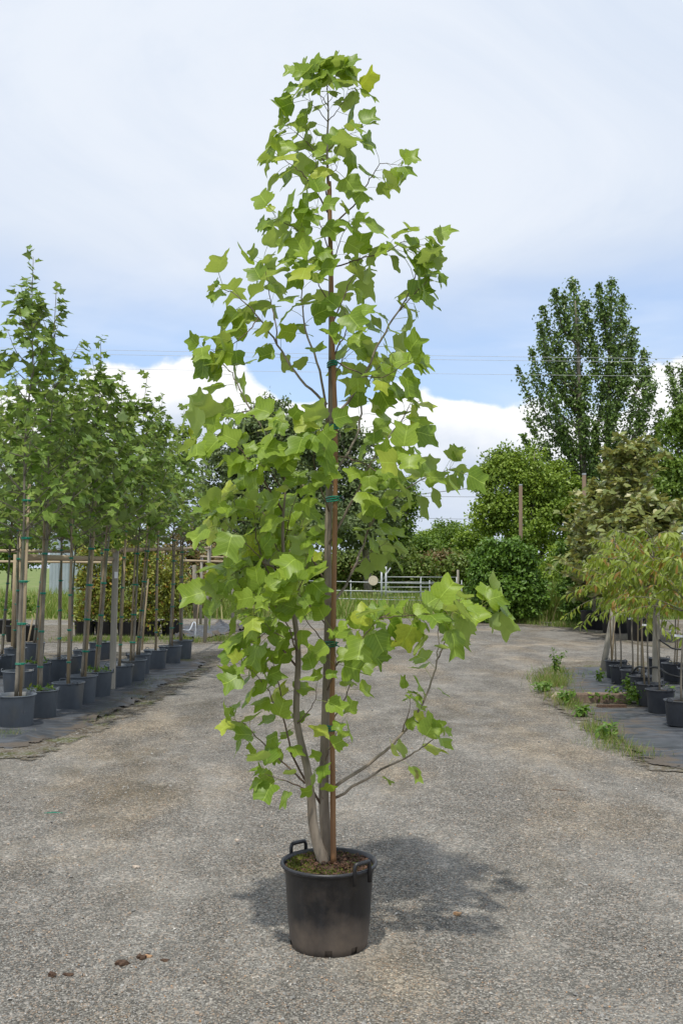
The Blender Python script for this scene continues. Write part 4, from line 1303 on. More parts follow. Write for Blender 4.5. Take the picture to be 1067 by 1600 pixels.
shrub('brownish_shrub', b, [(0, 0, 1.5, 1.2, 1.0, 1.3), (-.5, 0, 2.4, .7, .7, .7), (.4, .1, 2.3, .8, .7, .75)], 6000, .12, .11, 'brownscrub', 'loose brownish-yellow shrub behind the short double rails', 'shrub', r0=.05)

# empty dark pots in the far rows
for q, (px, py, lb) in enumerate(((11, 990, 'small dark pot behind the leaning stakes, beyond the middle row'), (27, 1002, 'larger dark pot at the verge beyond the middle row'), (45, 1001, 'dark pot half hidden behind the pale stake on the verge'))):
    b = ground(px, py)
    root = empty('dark_pot', b, lb, 'pot', 'dark pots on the far verge')
    link('pot', BIGPOT, root)
    link('soil', BIGSOIL, root)
    lob = [(0, 0, .75, .22, .22, .3)]
    o = link('foliage', foliage(lob, 160, .06, .07, 'weed'), root)
    o['kind'] = 'stuff'

# ------------------------------------------------------------------ red-tinged potted trees on the right
RP_R, RP_H = 0.168, 0.27
REDPOT = pot_mesh('charcoal_pot', RP_R, 0.14, RP_H, M['darkpot'])
REDSOIL = soil_mesh(RP_R - .014, RP_H - .035)
LT = [leaf_template(LANCE_HALF, f_, b_, c_, .12) for f_, b_, c_ in ((.3, .5, .3), (.15, .9, .2), (.4, .3, .4))]
LTM = [template_mesh('lance_leaf', T_, [M['redleaf'], M['petiole']]) for T_ in LT]
RV = []
for s in range(4):
    r = random.Random(60 + s)
    H = (1.92, 2.08, 1.80, 2.0)[s]
    lead = spline([Vector((r.uniform(-.05, .05) * t_, r.uniform(-.05, .05) * t_, RP_H - .05 + (H - RP_H) * t_)) for t_ in np.linspace(0, 1, 6)], 3)
    mb = MB()
    pp, yd, nn, ss = [], [], [], []
    for b_ in range(34):
        f = b_ / 34
        h0 = 1.15 + (H - 1.2) * f
        p0 = min(lead, key=lambda q: abs(q.z - h0))
        az = b_ * 2.4 + r.uniform(-.4, .4)
        ln = .70 * (1 - .55 * f) * r.uniform(.4, 1.35)
        e = p0 + Vector((math.cos(az) * ln, math.sin(az) * ln, ln * r.choice((-.35, -.1, .15, .4, .75))))
        P = spline([p0, p0.lerp(e, .5) + Vector((0, 0, .08)), e], 3)
        mb.tube(P, np.linspace(.005, .0015, len(P)), 4)
        for q in range(20):
            u = 1 - .8 * q / 20
            j = min(len(P) - 2, int(u * (len(P) - 1)))
            c = P[j].lerp(P[j + 1], u * (len(P) - 1) - j)
            a = r.uniform(0, 6.28)
            pp.append(tuple(c))
            yd.append((math.cos(a) + .6 * math.cos(az), math.sin(a) + .6 * math.sin(az), r.uniform(-.95, .25)))
            nn.append((r.gauss(0, .4), r.gauss(0, .4) - .2, .8))
            ss.append(r.uniform(.075, .14))
    RV.append(dict(trunk=MB().tube(lead, np.linspace(.013, .004, len(lead)), 7).mesh('trunk', M['planebark'], True), frame=mb.mesh('branch_frame', M['planebark'], True),
                   fol=scatter_mesh('foliage', LT, np.array(pp), np.array(yd), np.array(nn), np.array(ss), [M['redleaf'], M['petiole']], smooth=True)))
TAGM = MB().box((0, 0, 0), (.095, .003, .024)).mesh('paper_label', M['white'])
TCANE = MB().tube([(0, 0, .12), (.02, 0, 1.0), (.03, 0, 1.75)], [.011, .010, .009], 7).mesh('cane', M['stake'], True)
REDS = [(1062, 1096, 'beside the square post, in front of the concrete block end', 1, .95), (1031, 1079, 'tucked behind the square grey post', 0, 0), (1014, 1070, 'two pots back from the square grey post', 0, 0),
        (1003, 1058, 'with a crooked dark stem and a white paper label', 1, .93), (988, 1049, 'with a thin stem crossed by the black hose', 1, .98), (970, 1042, 'whose pot the black hose loops round', 1, 1.0),
        (962, 1034, 'beside the leaning stake at the end of the mat', 0, 0), (1028, 1030, 'half hidden in the second row behind the square post', 0, 0), (1051, 1038, 'in the second row with a low white paper label', 1, .75), (1078, 1047, 'in the second row where the hose sags low', 0, 0)]
for i, (px, py, what, lab, zl) in enumerate(REDS):
    b = ground(px, py, RP_H)
    b.z = 0.02
    root = empty('potted_red_tinged_tree', b, f'red-tinged potted tree {what}', 'potted tree', 'red-tinged trees in charcoal pots', 1.3 * i)
    v = RV[i % 4]
    link('pot', REDPOT, root)
    link('soil', REDSOIL, root)
    tm = Matrix.Rotation(-1.3 * i, 4, 'Z') @ Matrix.Rotation(random.uniform(-.03, .07), 4, 'Y') @ Matrix.Rotation(1.3 * i, 4, 'Z')
    for nm, me_ in (('trunk', v['trunk']), ('branch_frame', v['frame']), ('foliage', v['fol'])):
        o = link(nm, me_, root)
        o.matrix_local = tm
        if nm == 'foliage':
            o['kind'] = 'stuff'
    if i % 2 == 0:
        link('cane', TCANE, root).matrix_local = tm @ Matrix.Translation((.04, .05, 0))
    if lab:
        o = link('paper_label', TAGM, root)
        o.matrix_local = Matrix.Rotation(-1.3 * i + .15, 4, 'Z') @ Matrix.Translation((-.02 + .05 * (i % 2), -.03, zl)) @ Matrix.Rotation(random.uniform(-.2, .2), 4, 'Y')

b = ground(1024, 1099)
o = link('square_post', MB().box((.015, 0, .76), (.072, .06, 1.56), Matrix.Rotation(.03, 3, 'Y'), taper=.98).mesh('square_post', M['weathered']), None, b)
tag(o, 'square grey-green timber post standing in the weed mat among charcoal pots', 'post')
b = ground(940, 1051)
e = at(962, 935, b.y)
o = link('leaning_stake', MB().tube([(0, 0, -.04), (e - b) * .5, (e - b) * 1.15], [.05, .048, .045], 9).mesh('leaning_stake', M['weathered'], True), None, b)
tag(o, 'round grey stake leaning over at the back edge of the weed mat', 'stake')
b = ground(955, 1040)
e = at(961, 945, b.y)
tag(link('thin_stake', MB().tube([(0, 0, 0), (e - b) * .5, e - b], [.017, .016, .015], 7).mesh('thin_stake', M['stake'], True), None, b), 'thin pale cane beside the round leaning stake', 'stake')
hz = spline([ground(951, 1066), ground(955, 1072) + Vector((0, 0, .03)), ground(968, 1073) + Vector((0, 0, .10)), at(985, 1053, 13.6), at(996, 1042, 12.9), at(1010, 1044, 12.6), at(1026, 1043, 12.4), at(1045, 1054, 12.2), at(1075, 1059, 12.0), at(1110, 1050, 12)], 5)
tag(link('irrigation_hose', MB().tube(hz, .014, 7).mesh('hose', M['hose'], True)), 'black irrigation hose looping past the charcoal pots', 'hose')
hz = spline([at(1030, 1000, 12.5), at(1042, 1008, 12.8), at(1055, 1014, 12.9), at(1100, 1016, 12.9)], 5)
tag(link('irrigation_hose', MB().tube(hz, .011, 7).mesh('hose', M['hose'], True)), 'thin black hose strung from the square grey post at waist height', 'hose')

# concrete block, plank, stone
b = ground(943, 1101)
mb = MB()
nx_ = 12
for i in range(1):
    V_, F_ = [], []
    prof_ = [(0, 0), (.17, 0), (.175, .09), (.15, .115), (.01, .12), (-.005, .1)]
    for s in range(nx_ + 1):
        x = -.34 + .68 * s / nx_
        for (y_, z_) in prof_:
            V_.append((x + random.uniform(-.006, .006), y_ + random.uniform(-.008, .008), z_ + random.uniform(-.006, .006)))
    kk = len(prof_)
    for s in range(nx_):
        for j in range(kk):
            F_.append((s * kk + j, s * kk + (j + 1) % kk, (s + 1) * kk + (j + 1) % kk, (s + 1) * kk + j))
    F_.append(tuple(range(kk)))
    F_.append(tuple(nx_ * kk + j for j in range(kk - 1, -1, -1)))
    mb.add(V_, F_)
tag(link('concrete_block', mb.mesh('concrete_block', M['concrete']), None, b + Vector((0, 0, .02))), 'brown weathered concrete block lying across the joint of the weed mats', 'block')
b = ground(955, 1108)
tag(link('timber_plank', MB().box((0, 0, .035), (.36, .07, .035), Matrix.Rotation(.08, 3, 'Z'), taper=.95).mesh('plank', M['clod']), None, b), 'short brown plank lying in front of the concrete block', 'plank')


def rock(name, b, s, mat, label, cat, squash=.6, group=None):
    V_, F_ = [], []
    import bmesh
    bm = bmesh.new()
    bmesh.ops.create_icosphere(bm, subdivisions=2, radius=1)
    for v_ in bm.verts:
        k_ = 1 + .30 * math.sin(3.1 * v_.co.x + 50 * s[0]) * math.cos(2.7 * v_.co.y + 1 + 90 * s[1]) + random.uniform(-.22, .22)
        v_.co = Vector((v_.co.x * s[0] * k_, v_.co.y * s[1] * k_, (v_.co.z * k_ + .55) * s[2]))
    me_ = bpy.data.meshes.new(name)
    bm.to_mesh(me_)
    bm.free()
    me_.materials.append(M[mat])
    tag(link(name, me_, None, b), label, cat, group)


rock('pale_stone', ground(874, 1092), (.10, .07, .06), 'stone', 'pale broken stone in the grass at the corner of the weed mat', 'stone')
for q, (px, py, s, lb) in enumerate(((190, 1508, .020, 'largest brown clod of earth lying on the gravel drive'), (197, 1507, .011, 'small clod touching the largest brown clod'),
                                     (222, 1499, .018, 'reddish brown clod beside the orange pebble on the drive'), (258, 1503, .015, 'brown clod lying alone past the orange pebble'),
                                     (107, 1524, .014, 'flat brown clod next to its twin, apart from the others'), (82, 1525, .015, 'flat crumbling brown clod at the end of the scatter'))):
    rock('earth_clod', ground(px, py), (s * random.uniform(.9, 1.5), s * .9, s * random.uniform(.5, .85)), 'clod', lb, 'clod', group='earth clods on the drive')
for q, (px, py, s, lb) in enumerate(((232, 1496, .012, 'orange pebble beside a reddish brown clod'), (213, 1356, .014, 'buff pebble lying on the drive before the plane tree rows'),
                                     (714, 1429, .014, 'orange pebble beside the tree shadow'), (398, 1555, .010, 'small orange pebble in front of the black tub'),
                                     (371, 1314, .012, 'peach pebble behind the black tub'), (810, 1252, .014, 'white pebble on the drive near the dark twig'))):
    rock('pebble', ground(px, py), (s * 1.3, s, s * .7), 'brick' if q in (0, 2, 3) else 'stone', lb, 'pebble', group='pebbles on the drive')
b = ground(862, 1236)
tag(link('twig', MB().tube([(0, 0, .012), (.05, -.03, .016), (.10, -.035, .012)], [.005, .006, .003], 6).mesh('twig', M['twig'], True), None, b), 'dark twig lying on the gravel near the weed mat', 'twig')
b = ground(70, 1274)
tag(link('plastic_strip', MB().tube([(0, 0, .014), (.06, .01, .018), (.13, .0, .014)], .004, 4).mesh('strip', M['tie'], True), None, b), 'green strip of tie lying on the gravel', 'tie')


# ------------------------------------------------------------------ grass and weeds
def grass(name, P_, h0, h1, mat, label, width=1.0, lean=.5):
    P_ = np.array(P_)
    n_ = len(P_)
    up = np.array([[0, 0, 1.0]]) + rdir(n_) * lean * np.array([1, 1, .3])
    T_ = (BLADE[0] * np.array([width, 1, 1]), BLADE[1], BLADE[2], BLADE[3])
    me_ = scatter_mesh(name, T_, P_, up, rdir(n_), RNG.uniform(h0, h1, n_), [M[mat]])
    return tag(link(name, me_), label, 'grass', kind='stuff')


def along(poly, n_, w_):
    poly = [Vector((*gxy(*q), 0)) for q in poly]
    L_ = [(poly[i + 1] - poly[i]).length for i in range(len(poly) - 1)]
    out_ = []
    for _ in range(n_):
        i = random.choices(range(len(L_)), L_)[0]
        p_ = poly[i].lerp(poly[i + 1], random.random())
        x, y = p_.x + random.gauss(0, w_), p_.y + random.gauss(0, w_ * 1.6)
        if math.sin(5.3 * x + 2 * y) + math.sin(3.1 * y - 2 * x) + random.uniform(-1, 1) < -.35:
            continue
        out_.append((x, y, float(gz(np.array(x), np.array(y))) + .004))
    return out_


grass('verge_grass', along([(848, 1075), (862, 1070), (872, 1085), (895, 1110), (925, 1135), (955, 1158), (990, 1176), (1003, 1182)], 3600, .10), .03, .15, 'grass', 'tufts of green grass along the torn edge of the weed mats')
grass('verge_grass', along([(845, 1064), (868, 1050), (862, 1075), (880, 1095)], 2800, .14), .04, .19, 'grass', 'thick grass at the corner of the weed mat by the pale stone', lean=.7)
grass('verge_grass', along([(-60, 1150), (12, 1148), (50, 1152)], 900, .07), .02, .07, 'grass', 'low grass sprouting at the mat edge below the grey pots')
grass('verge_grass', along([(100, 1003), (200, 1001), (300, 1001), (380, 1000)], 7000, .22), .05, .16, 'grass', 'short grass on the verge below the yellow-green shrubs', 1.6)
grass('verge_grass', along([(150, 1126), (180, 1108), (200, 1095), (235, 1068), (290, 1055)], 1600, .10), .02, .07, 'grass', 'sparse moss and grass on the torn mat edge beside the drive')
grass('verge_grass', along([(940, 1175), (960, 1178), (930, 1165)], 500, .10), .03, .09, 'grass', 'thin grass growing out of the gravel by the mat')
nb = 26000
P_ = np.stack([RNG.uniform(-24, 20, nb), 33.6 + RNG.random(nb) ** 1.4 * 24, np.full(nb, -.03)], 1)
grass('meadow_grass', P_, .25, .75, 'hay', 'tall meadow grass beyond the gravel yard and the gates', 1.6, .35)
nb = 5000
P_ = np.stack([RNG.normal(0, .5, nb) + ground(868, 968).x, 31.6 + RNG.random(nb) * 1.8, np.full(nb, -.02)], 1)
grass('meadow_grass', P_, .5, 1.35, 'hay', 'tall seeding grass between the clipped bush and the dark shrub', 1.0, .22)
grass('verge_grass', along([(735, 972), (800, 974), (860, 976), (905, 982)], 4000, .18), .06, .22, 'grass', 'green weeds fringing the yard at the foot of the round bush', 1.8)

WT = leaf_template(OVAL_HALF, .2, .4, .25, .2)
for q, (px, py, hgt, wid, nn_, lb) in enumerate(((866, 1058, .46, .16, 130, 'tall leafy weed standing above the grass at the mat corner'), (983, 1102, .22, .30, 260, 'spreading leafy weed beside the concrete block'),
                                                 (1000, 1104, .20, .2, 150, 'low leafy weed at the foot of the square post'), (980, 1088, .26, .14, 80, 'upright weed sprouting between the charcoal pots'),
                                                 (935, 1068, .16, .10, 60, 'small weed growing through the back weed mat'), (1040, 1098, .20, .12, 70, 'leafy weed squeezed between the square post and a pot'),
                                                 (142, 1065, .2, .14, 80, 'weed sprouting at the foot of a grey pot'), (850, 1082, .10, .22, 160, 'flat spreading weed in the grass by the pale stone'),
                                                 (910, 1122, .10, .2, 120, 'flat leafy weed on the mat edge in front of the concrete block'), (890, 1104, .16, .16, 110, 'bushy weed in the grass between pale stone and concrete block'),
                                                 (945, 1152, .09, .18, 90, 'low weed rosette on the silted mat edge'))):
    b = ground(px, py)
    root = empty('leafy_weed', b + Vector((0, 0, .01)), lb, 'weed', 'weeds around the weed mats')
    mb = MB()
    pp = []
    for s in range(7):
        e = Vector((random.gauss(0, wid * .5), random.gauss(0, wid * .5), hgt * random.uniform(.5, 1)))
        P2 = spline([(0, 0, 0), e * .5 + Vector((0, 0, .04)), e], 3)
        mb.tube(P2, np.linspace(.004, .0015, len(P2)), 4)
        for u in range(nn_ // 7):
            c = P2[random.randrange(2, len(P2))]
            pp.append((c.x + random.gauss(0, .015), c.y + random.gauss(0, .015), max(.01, c.z + random.gauss(0, .02))))
    link('stem', mb.mesh('stem', M['weed']), root)
    n_ = len(pp)
    link('foliage', scatter_mesh('foliage', WT, np.array(pp), rdir(n_) + np.array([[0, 0, .2]]), rdir(n_) * .6 + np.array([[0, -.2, .9]]), RNG.uniform(.03, .07, n_), [M['weed'], M['weed']]), root)['kind'] = 'stuff'


# ------------------------------------------------------------------ magnolias in big tubs
MAGPOT = pot_mesh('magnolia_tub', .36, .33, .52, M['blackpot'])
MAGSOIL = soil_mesh(.34, .46)
MT = leaf_template(OVAL_HALF, .25, .2, .2, .1)


def magnolia(px, py, top_px, label, seed, spreadm=1.0):
    b = ground(px, py)
    tp = at(*top_px, b.y + .2)
    H = tp.z
    root = empty('potted_magnolia', b, label, 'potted tree', 'magnolias in black tubs')
    link('pot', MAGPOT, root)
    link('soil', MAGSOIL, root)
    r = random.Random(seed)
    dx = tp.x - b.x
    lead = spline([Vector((dx * (t_ ** 1.2) + r.uniform(-.08, .08) * t_, .1 * t_, .45 + (H - .5) * t_)) for t_ in np.linspace(0, 1, 6)], 3)
    link('trunk', MB().tube(lead, np.linspace(.05, .012, len(lead)), 8).mesh('trunk', M['planebark'], True), root)
    mb = MB()
    pp, yy_, nn_, ss_ = [], [], [], []
    for q in range(120):
        f = q / 120
        h0 = .75 + (H - .85) * f
        p0 = min(lead, key=lambda v_: abs(v_.z - h0))
        az = q * 2.4 + r.uniform(-.4, .4)
        ln = spreadm * (1.05 - .72 * f ** 1.4) * r.uniform(.55, 1.15)
        e = p0 + Vector((math.cos(az) * ln, math.sin(az) * ln, ln * r.uniform(.2, .95)))
        P2 = spline([p0, p0.lerp(e, .5) - Vector((0, 0, .05)), e], 3)
        mb.tube(P2, np.linspace(.012, .004, len(P2)), 5)
        for cl in (1.0, .78, .58, .36):
            c = p0.lerp(e, cl)
            for s in range(8):
                a = s * .785 + r.uniform(-.3, .3)
                pp.append(tuple(c + Vector((r.gauss(0, .03), r.gauss(0, .03), r.gauss(0, .03)))))
                yy_.append((math.cos(a) + .3 * math.cos(az), math.sin(a) + .3 * math.sin(az), r.uniform(-.5, 1.5)))
                nn_.append((r.gauss(0, .6) - .5 * math.cos(a), r.gauss(0, .6) - .5 * math.sin(a) - .2, .7))
                ss_.append(r.uniform(.13, .25))
    link('branch_frame', mb.mesh('branch_frame', M['planebark'], True), root)
    link('foliage', scatter_mesh('foliage', MT, np.array(pp), np.array(yy_), np.array(nn_), np.array(ss_), [M['magnolia'], M['magnolia']], smooth=True), root)['kind'] = 'stuff'


magnolia(927, 984, (940, 760), 'magnolia in the black tub next to the dark shrub, fully leafed to the tub', 1, .95)
magnolia(962, 990, (985, 695), 'tallest magnolia, its glossy crown rising above the red-tinged trees', 2, 1.45)
magnolia(1003, 1001, (1020, 790), 'magnolia in the black tub behind the paper-labelled stems', 3, 1.25)

# ------------------------------------------------------------------ bushes and trees of the background


def px_lobes(b, items, depth_ratio=.9):
    """(px, py, rx_px, ry_px, dy) -> local ellipsoid at the plant's own distance"""
    o_ = []
    for px, py, rx, ry, dy in items:
        p_ = at(px, py, b.y + dy)
        s = (b.y + dy) / FPX
        o_.append((p_.x - b.x, dy, p_.z - b.z, rx * s, rx * s * depth_ratio, ry * s))
    return o_


b = ground(790, 973)
shrub('round_bush', b, px_lobes(b, [(790, 905, 58, 62, 0), (785, 865, 42, 34, -.1), (765, 920, 36, 50, -.3), (822, 925, 30, 46, -.2), (790, 945, 56, 28, -.1)], .95), 20000, .085, .11, 'laurel',
      'dense rounded glossy green bush standing at the end of the gravel', 'bush', r0=.06, T=SIMPLE, droop=.6, shell=.75, puffs=7)
b = ground(897, 978)
shrub('dark_shrub', b, px_lobes(b, [(897, 920, 24, 52, 0), (890, 872, 22, 30, .1), (905, 950, 26, 26, -.1)]), 6500, .09, .10, 'ivy', 'dark leafy shrub beside the first magnolia tub', 'shrub', r0=.05, droop=.5, shell=.7, puffs=6)
b = ground(862, 966)
b.y += 3
shrub('pale_green_shrub', b, px_lobes(b, [(862, 895, 22, 30, 0), (875, 870, 18, 26, .3)]), 2600, .12, .10, 'brighttree', 'pale yellow-green shrub behind the tall seeding grass', 'shrub', r0=.04)

def far(px, Y):
    return Vector((at(px, 887, Y).x, Y, -.04))


b = far(420, 50)
shrub('linden_tree', b, px_lobes(b, [(425, 740, 78, 100, 0), (420, 665, 52, 48, 0), (345, 755, 46, 66, .5), (470, 700, 50, 55, -.5), (400, 820, 88, 48, -.4), (480, 800, 58, 60, 0), (335, 815, 34, 42, 0)]), 38000, .20, .185, 'linden',
      'broad dark linden tree with silvery leaf tips behind the tulip tree', 'tree', r0=.28, droop=.7, shell=.7, puffs=8)
b = far(575, 54)
shrub('linden_tree', b, px_lobes(b, [(555, 735, 50, 66, 0), (580, 790, 56, 60, 0), (545, 820, 60, 48, -.5), (520, 690, 42, 42, 0)]), 19000, .2, .185, 'linden', 'smaller dark linden tree joined to the broad one', 'tree', r0=.22, droop=.7, shell=.7, puffs=8)
b = far(628, 58)
shrub('upright_tree', b, px_lobes(b, [(630, 800, 26, 50, 0), (618, 830, 26, 36, 0), (638, 775, 18, 34, 0)]), 9000, .2, .17, 'midtree', 'slender upright tree at the edge of the dark lindens', 'tree', r0=.14, shell=.6, puffs=6)

HD = [(575, 872, 34, 24, 62, 'scrub', 'low scrubby bush behind the gate post with the disc'), (615, 866, 30, 24, 64, 'scrub', 'scrubby bush behind the hinge side of the metal gate'), (655, 858, 34, 30, 66, 'midtree', 'mid green bush behind the middle of the metal gate'),
      (700, 846, 34, 34, 72, 'midtree', 'rounded small tree rising above the scrub behind the gate'), (672, 842, 26, 24, 80, 'brighttree', 'far bright green tree on the skyline between the lindens and round bush'), (735, 850, 26, 36, 68, 'brighttree', 'bright green bush behind the round glossy bush'),
      (690, 878, 26, 16, 60, 'brownscrub', 'rusty brown dying shrub behind the metal gate'), (725, 882, 24, 20, 58, 'scrub', 'yellowish scrub at the latch end of the gate'), (640, 885, 40, 18, 57, 'scrub', 'low bramble bank behind the metal gate'),
      (545, 880, 30, 20, 60, 'scrub', 'low scrub beneath the dark lindens'), (500, 884, 34, 18, 62, 'scrub', 'low scrub behind the tulip tree stems'), (430, 880, 44, 24, 55, 'scrub', 'wide low scrub under the broad dark linden'),
      (360, 880, 36, 24, 56, 'midtree', 'green scrub between the broad linden and the brownish shrub')]
for px, py, rx, ry, Yd, mt, lb in HD:
    b = far(px, Yd)
    bot = at(px, py + ry * .6, Yd).z
    its = [(px, py, rx, ry, 0), (px - rx * .45, py + ry * .2, rx * .6, ry * .75, -.6), (px + rx * .45, py + ry * .1, rx * .6, ry * .8, -.4)]
    if bot > .3:
        its.append((px, (py + 925) / 2, rx * .9, (925 - py) / 2, .2))
    shrub('hedgerow_shrub', b, px_lobes(b, its), 6500, .24, .19, mt, lb, 'shrub', r0=.08, group='hedgerow beyond the gates', extra=2, puffs=5)
for px, py, rx, ry, Yd, lb in ((20, 848, 60, 38, 62, 'wide green bush beyond the meadow next to the shed'), (-50, 845, 60, 40, 60, 'green bush at the far end of the meadow hedge'), (165, 845, 34, 36, 60, 'green bush behind the yellow-green shrubs'), (215, 855, 40, 30, 62, 'green bush between the shed bushes and dark linden')):
    b = far(px, Yd)
    shrub('hedgerow_shrub', b, px_lobes(b, [(px, py, rx, ry, 0), (px - rx * .4, py + 18, rx * .7, ry * .7, -.6), (px + rx * .4, py + 20, rx * .7, ry * .7, -.6)]), 5000, .25, .2, 'midtree', lb, 'shrub', r0=.08, group='hedgerow beyond the meadow', extra=2, puffs=5)

b = far(800, 41)
shrub('round_tree', b, px_lobes(b, [(785, 755, 44, 52, 0), (825, 735, 52, 40, .4), (765, 800, 30, 40, -.3), (860, 770, 52, 52, .4), (820, 810, 62, 46, 0), (880, 820, 40, 50, .5), (840, 880, 50, 50, .3), (890, 900, 40, 50, .6)]), 46000, .14, .125, 'brighttree',
      'broad bright green tree behind the brown pole and round bush', 'tree', r0=.24, shell=.72, puffs=8)
b = far(1050, 37)
shrub('round_tree', b, px_lobes(b, [(1062, 700, 32, 60, 0), (1085, 760, 50, 60, 0), (1030, 760, 30, 50, -.4), (1035, 820, 46, 40, 0), (1100, 680, 40, 50, 0)]), 23000, .14, .125, 'midtree', 'green tree filling the space beyond the magnolias', 'tree', r0=.2, shell=.7, puffs=8)

# tall poplar: limbs sweep up from the trunk and carry leafy sprays
b = far(925, 44)
root = empty('poplar_tree', b, 'tall feathery poplar with several upswept tops above all other trees', 'tree')
TIPS = [(893, 438, 903, 700), (880, 460, 905, 690), (866, 452, 900, 640), (846, 480, 900, 640), (842, 505, 900, 650), (845, 532, 905, 680), (829, 546, 905, 700), (808, 573, 905, 720), (832, 585, 910, 740), (825, 652, 905, 760), (816, 678, 905, 770), (826, 700, 910, 800),
        (935, 444, 950, 640), (955, 438, 950, 660), (972, 462, 950, 660), (975, 500, 952, 680), (990, 512, 950, 690), (988, 535, 952, 700), (1006, 548, 990, 740), (1012, 575, 990, 750), (1020, 600, 985, 760), (1033, 640, 985, 790), (1028, 670, 985, 800),
        (915, 470, 905, 640), (920, 500, 930, 680), (900, 500, 905, 670), (870, 520, 903, 680), (870, 560, 903, 700), (930, 540, 930, 720), (960, 540, 950, 720), (945, 490, 950, 660), (890, 580, 905, 730), (860, 600, 905, 740), (870, 650, 905, 760), (850, 690, 905, 780),
        (900, 620, 910, 740), (940, 600, 935, 740), (970, 590, 950, 740), (990, 620, 960, 760), (1000, 660, 960, 780), (930, 660, 925, 780), (960, 650, 945, 780), (985, 690, 950, 800), (890, 690, 910, 790), (920, 700, 925, 800), (950, 710, 940, 810), (1000, 700, 960, 820), (870, 720, 905, 820), (1015, 720, 970, 840), (900, 560, 905, 700), (915, 590, 910, 720), (950, 570, 950, 720), (985, 560, 950, 700)]
TIPS += [(880, 665, 908, 760), (895, 725, 915, 800), (930, 690, 930, 790), (965, 680, 945, 780), (940, 740, 932, 830), (880, 760, 912, 840), (1005, 740, 955, 840), (975, 760, 945, 850), (915, 650, 910, 740), (950, 630, 948, 740), (860, 740, 908, 830), (1000, 640, 960, 760), (925, 730, 925, 820), (905, 760, 918, 840), (985, 720, 950, 820)]
TR = [at(x, y, b.y) - b for x, y in ((925, 890), (920, 820), (912, 740), (905, 650), (903, 560), (898, 470))]
TR[0].z = -.05
TR2 = [at(x, y, b.y + .4) - b for x, y in ((924, 850), (940, 760), (950, 660), (952, 560), (955, 470))]
mb = MB()
for P2, r0 in ((spline(TR, 4), .26), (spline(TR2, 4), .18)):
    mb.tube(P2, np.linspace(r0, .03, len(P2)), 9)
link('trunk', mb.mesh('trunk', M['planebark'], True), root)
mb = MB()
pp, nn_ = [], []
s_px = b.y / FPX
for (tx, ty, bx, by) in TIPS:
    dy = random.uniform(-1.6, 1.6)
    by = min(by, ty + 55 + 0.95 * abs(tx - bx))
    p0 = at(bx, by, b.y + dy * .15) - b
    e = at(tx, ty, b.y + dy) - b
    P2 = spline([p0, p0.lerp(e, .45) + Vector(((e.x - p0.x) * .18, 0, -.25)), e], 6)
    mb.tube(P2, np.linspace(.055, .01, len(P2)), 5)
    for q in range(600):
        u = 1 - .78 * random.random() ** 1.2
        j = min(len(P2) - 2, int(u * (len(P2) - 1)))
        c = P2[j].lerp(P2[j + 1], u * (len(P2) - 1) - j)
        rr_ = (.11 + .36 * (1 - u) ** .7) * (1 + .55 * math.sin(u * 26 + tx))
        o_ = Vector((random.gauss(0, 1), random.gauss(0, 1), random.gauss(0, .8))) * rr_ * .62
        pp.append(tuple(c + o_))
        nn_.append(tuple(o_.normalized() * .8 + Vector((0, 0, .5)) + Vector([random.gauss(0, .5) for _ in range(3)])))
link('branch_frame', mb.mesh('branch_frame', M['planebark'], True), root)
n_ = len(pp)
link('foliage', scatter_mesh('foliage', SIMPLE, np.array(pp), rdir(n_) - np.array([[0, 0, .5]]), np.array(nn_), RNG.uniform(.10, .17, n_), [M['poplar']]), root)['kind'] = 'stuff'

b = far(1085, 45)
root = empty('poplar_tree', b, 'second poplar with a leaning top spray beyond the magnolias', 'tree')
mb = MB()
P1 = spline([Vector((0, 0, -.05)), at(1088, 760, b.y) - b, at(1086, 640, b.y) - b, at(1090, 540, b.y) - b], 4)
mb.tube(P1, np.linspace(.2, .03, len(P1)), 8)
link('trunk', mb.mesh('trunk', M['planebark'], True), root)
mb = MB()
pp, nn_ = [], []
for tx, ty, bx, by in ((1043, 570, 1080, 680), (1050, 590, 1080, 690), (1064, 572, 1085, 660), (1075, 560, 1086, 650), (1058, 630, 1082, 700), (1090, 545, 1088, 640), (1105, 560, 1088, 650), (1120, 600, 1090, 700), (1100, 640, 1088, 720)):
    p0, e = at(bx, by, b.y) - b, at(tx, ty, b.y + random.uniform(-.8, .8)) - b
    P2 = spline([p0, p0.lerp(e, .5) + Vector((-.1, 0, -.1)), e], 6)
    mb.tube(P2, np.linspace(.05, .01, len(P2)), 5)
    for q in range(420):
        u = 1 - .7 * random.random()
        j = min(len(P2) - 2, int(u * (len(P2) - 1)))
        c = P2[j].lerp(P2[j + 1], u * (len(P2) - 1) - j)
        o_ = Vector((random.gauss(0, 1), random.gauss(0, 1), random.gauss(0, 1))) * (.08 + .3 * (1 - u))
        pp.append(tuple(c + o_))
        nn_.append(tuple(o_.normalized() + Vector((0, 0, .5))))
link('branch_frame', mb.mesh('branch_frame', M['planebark'], True), root)
n_ = len(pp)
link('foliage', scatter_mesh('foliage', SIMPLE, np.array(pp), rdir(n_) - np.array([[0, 0, .5]]), np.array(nn_), RNG.uniform(.10, .17, n_), [M['poplar']]), root)['kind'] = 'stuff'

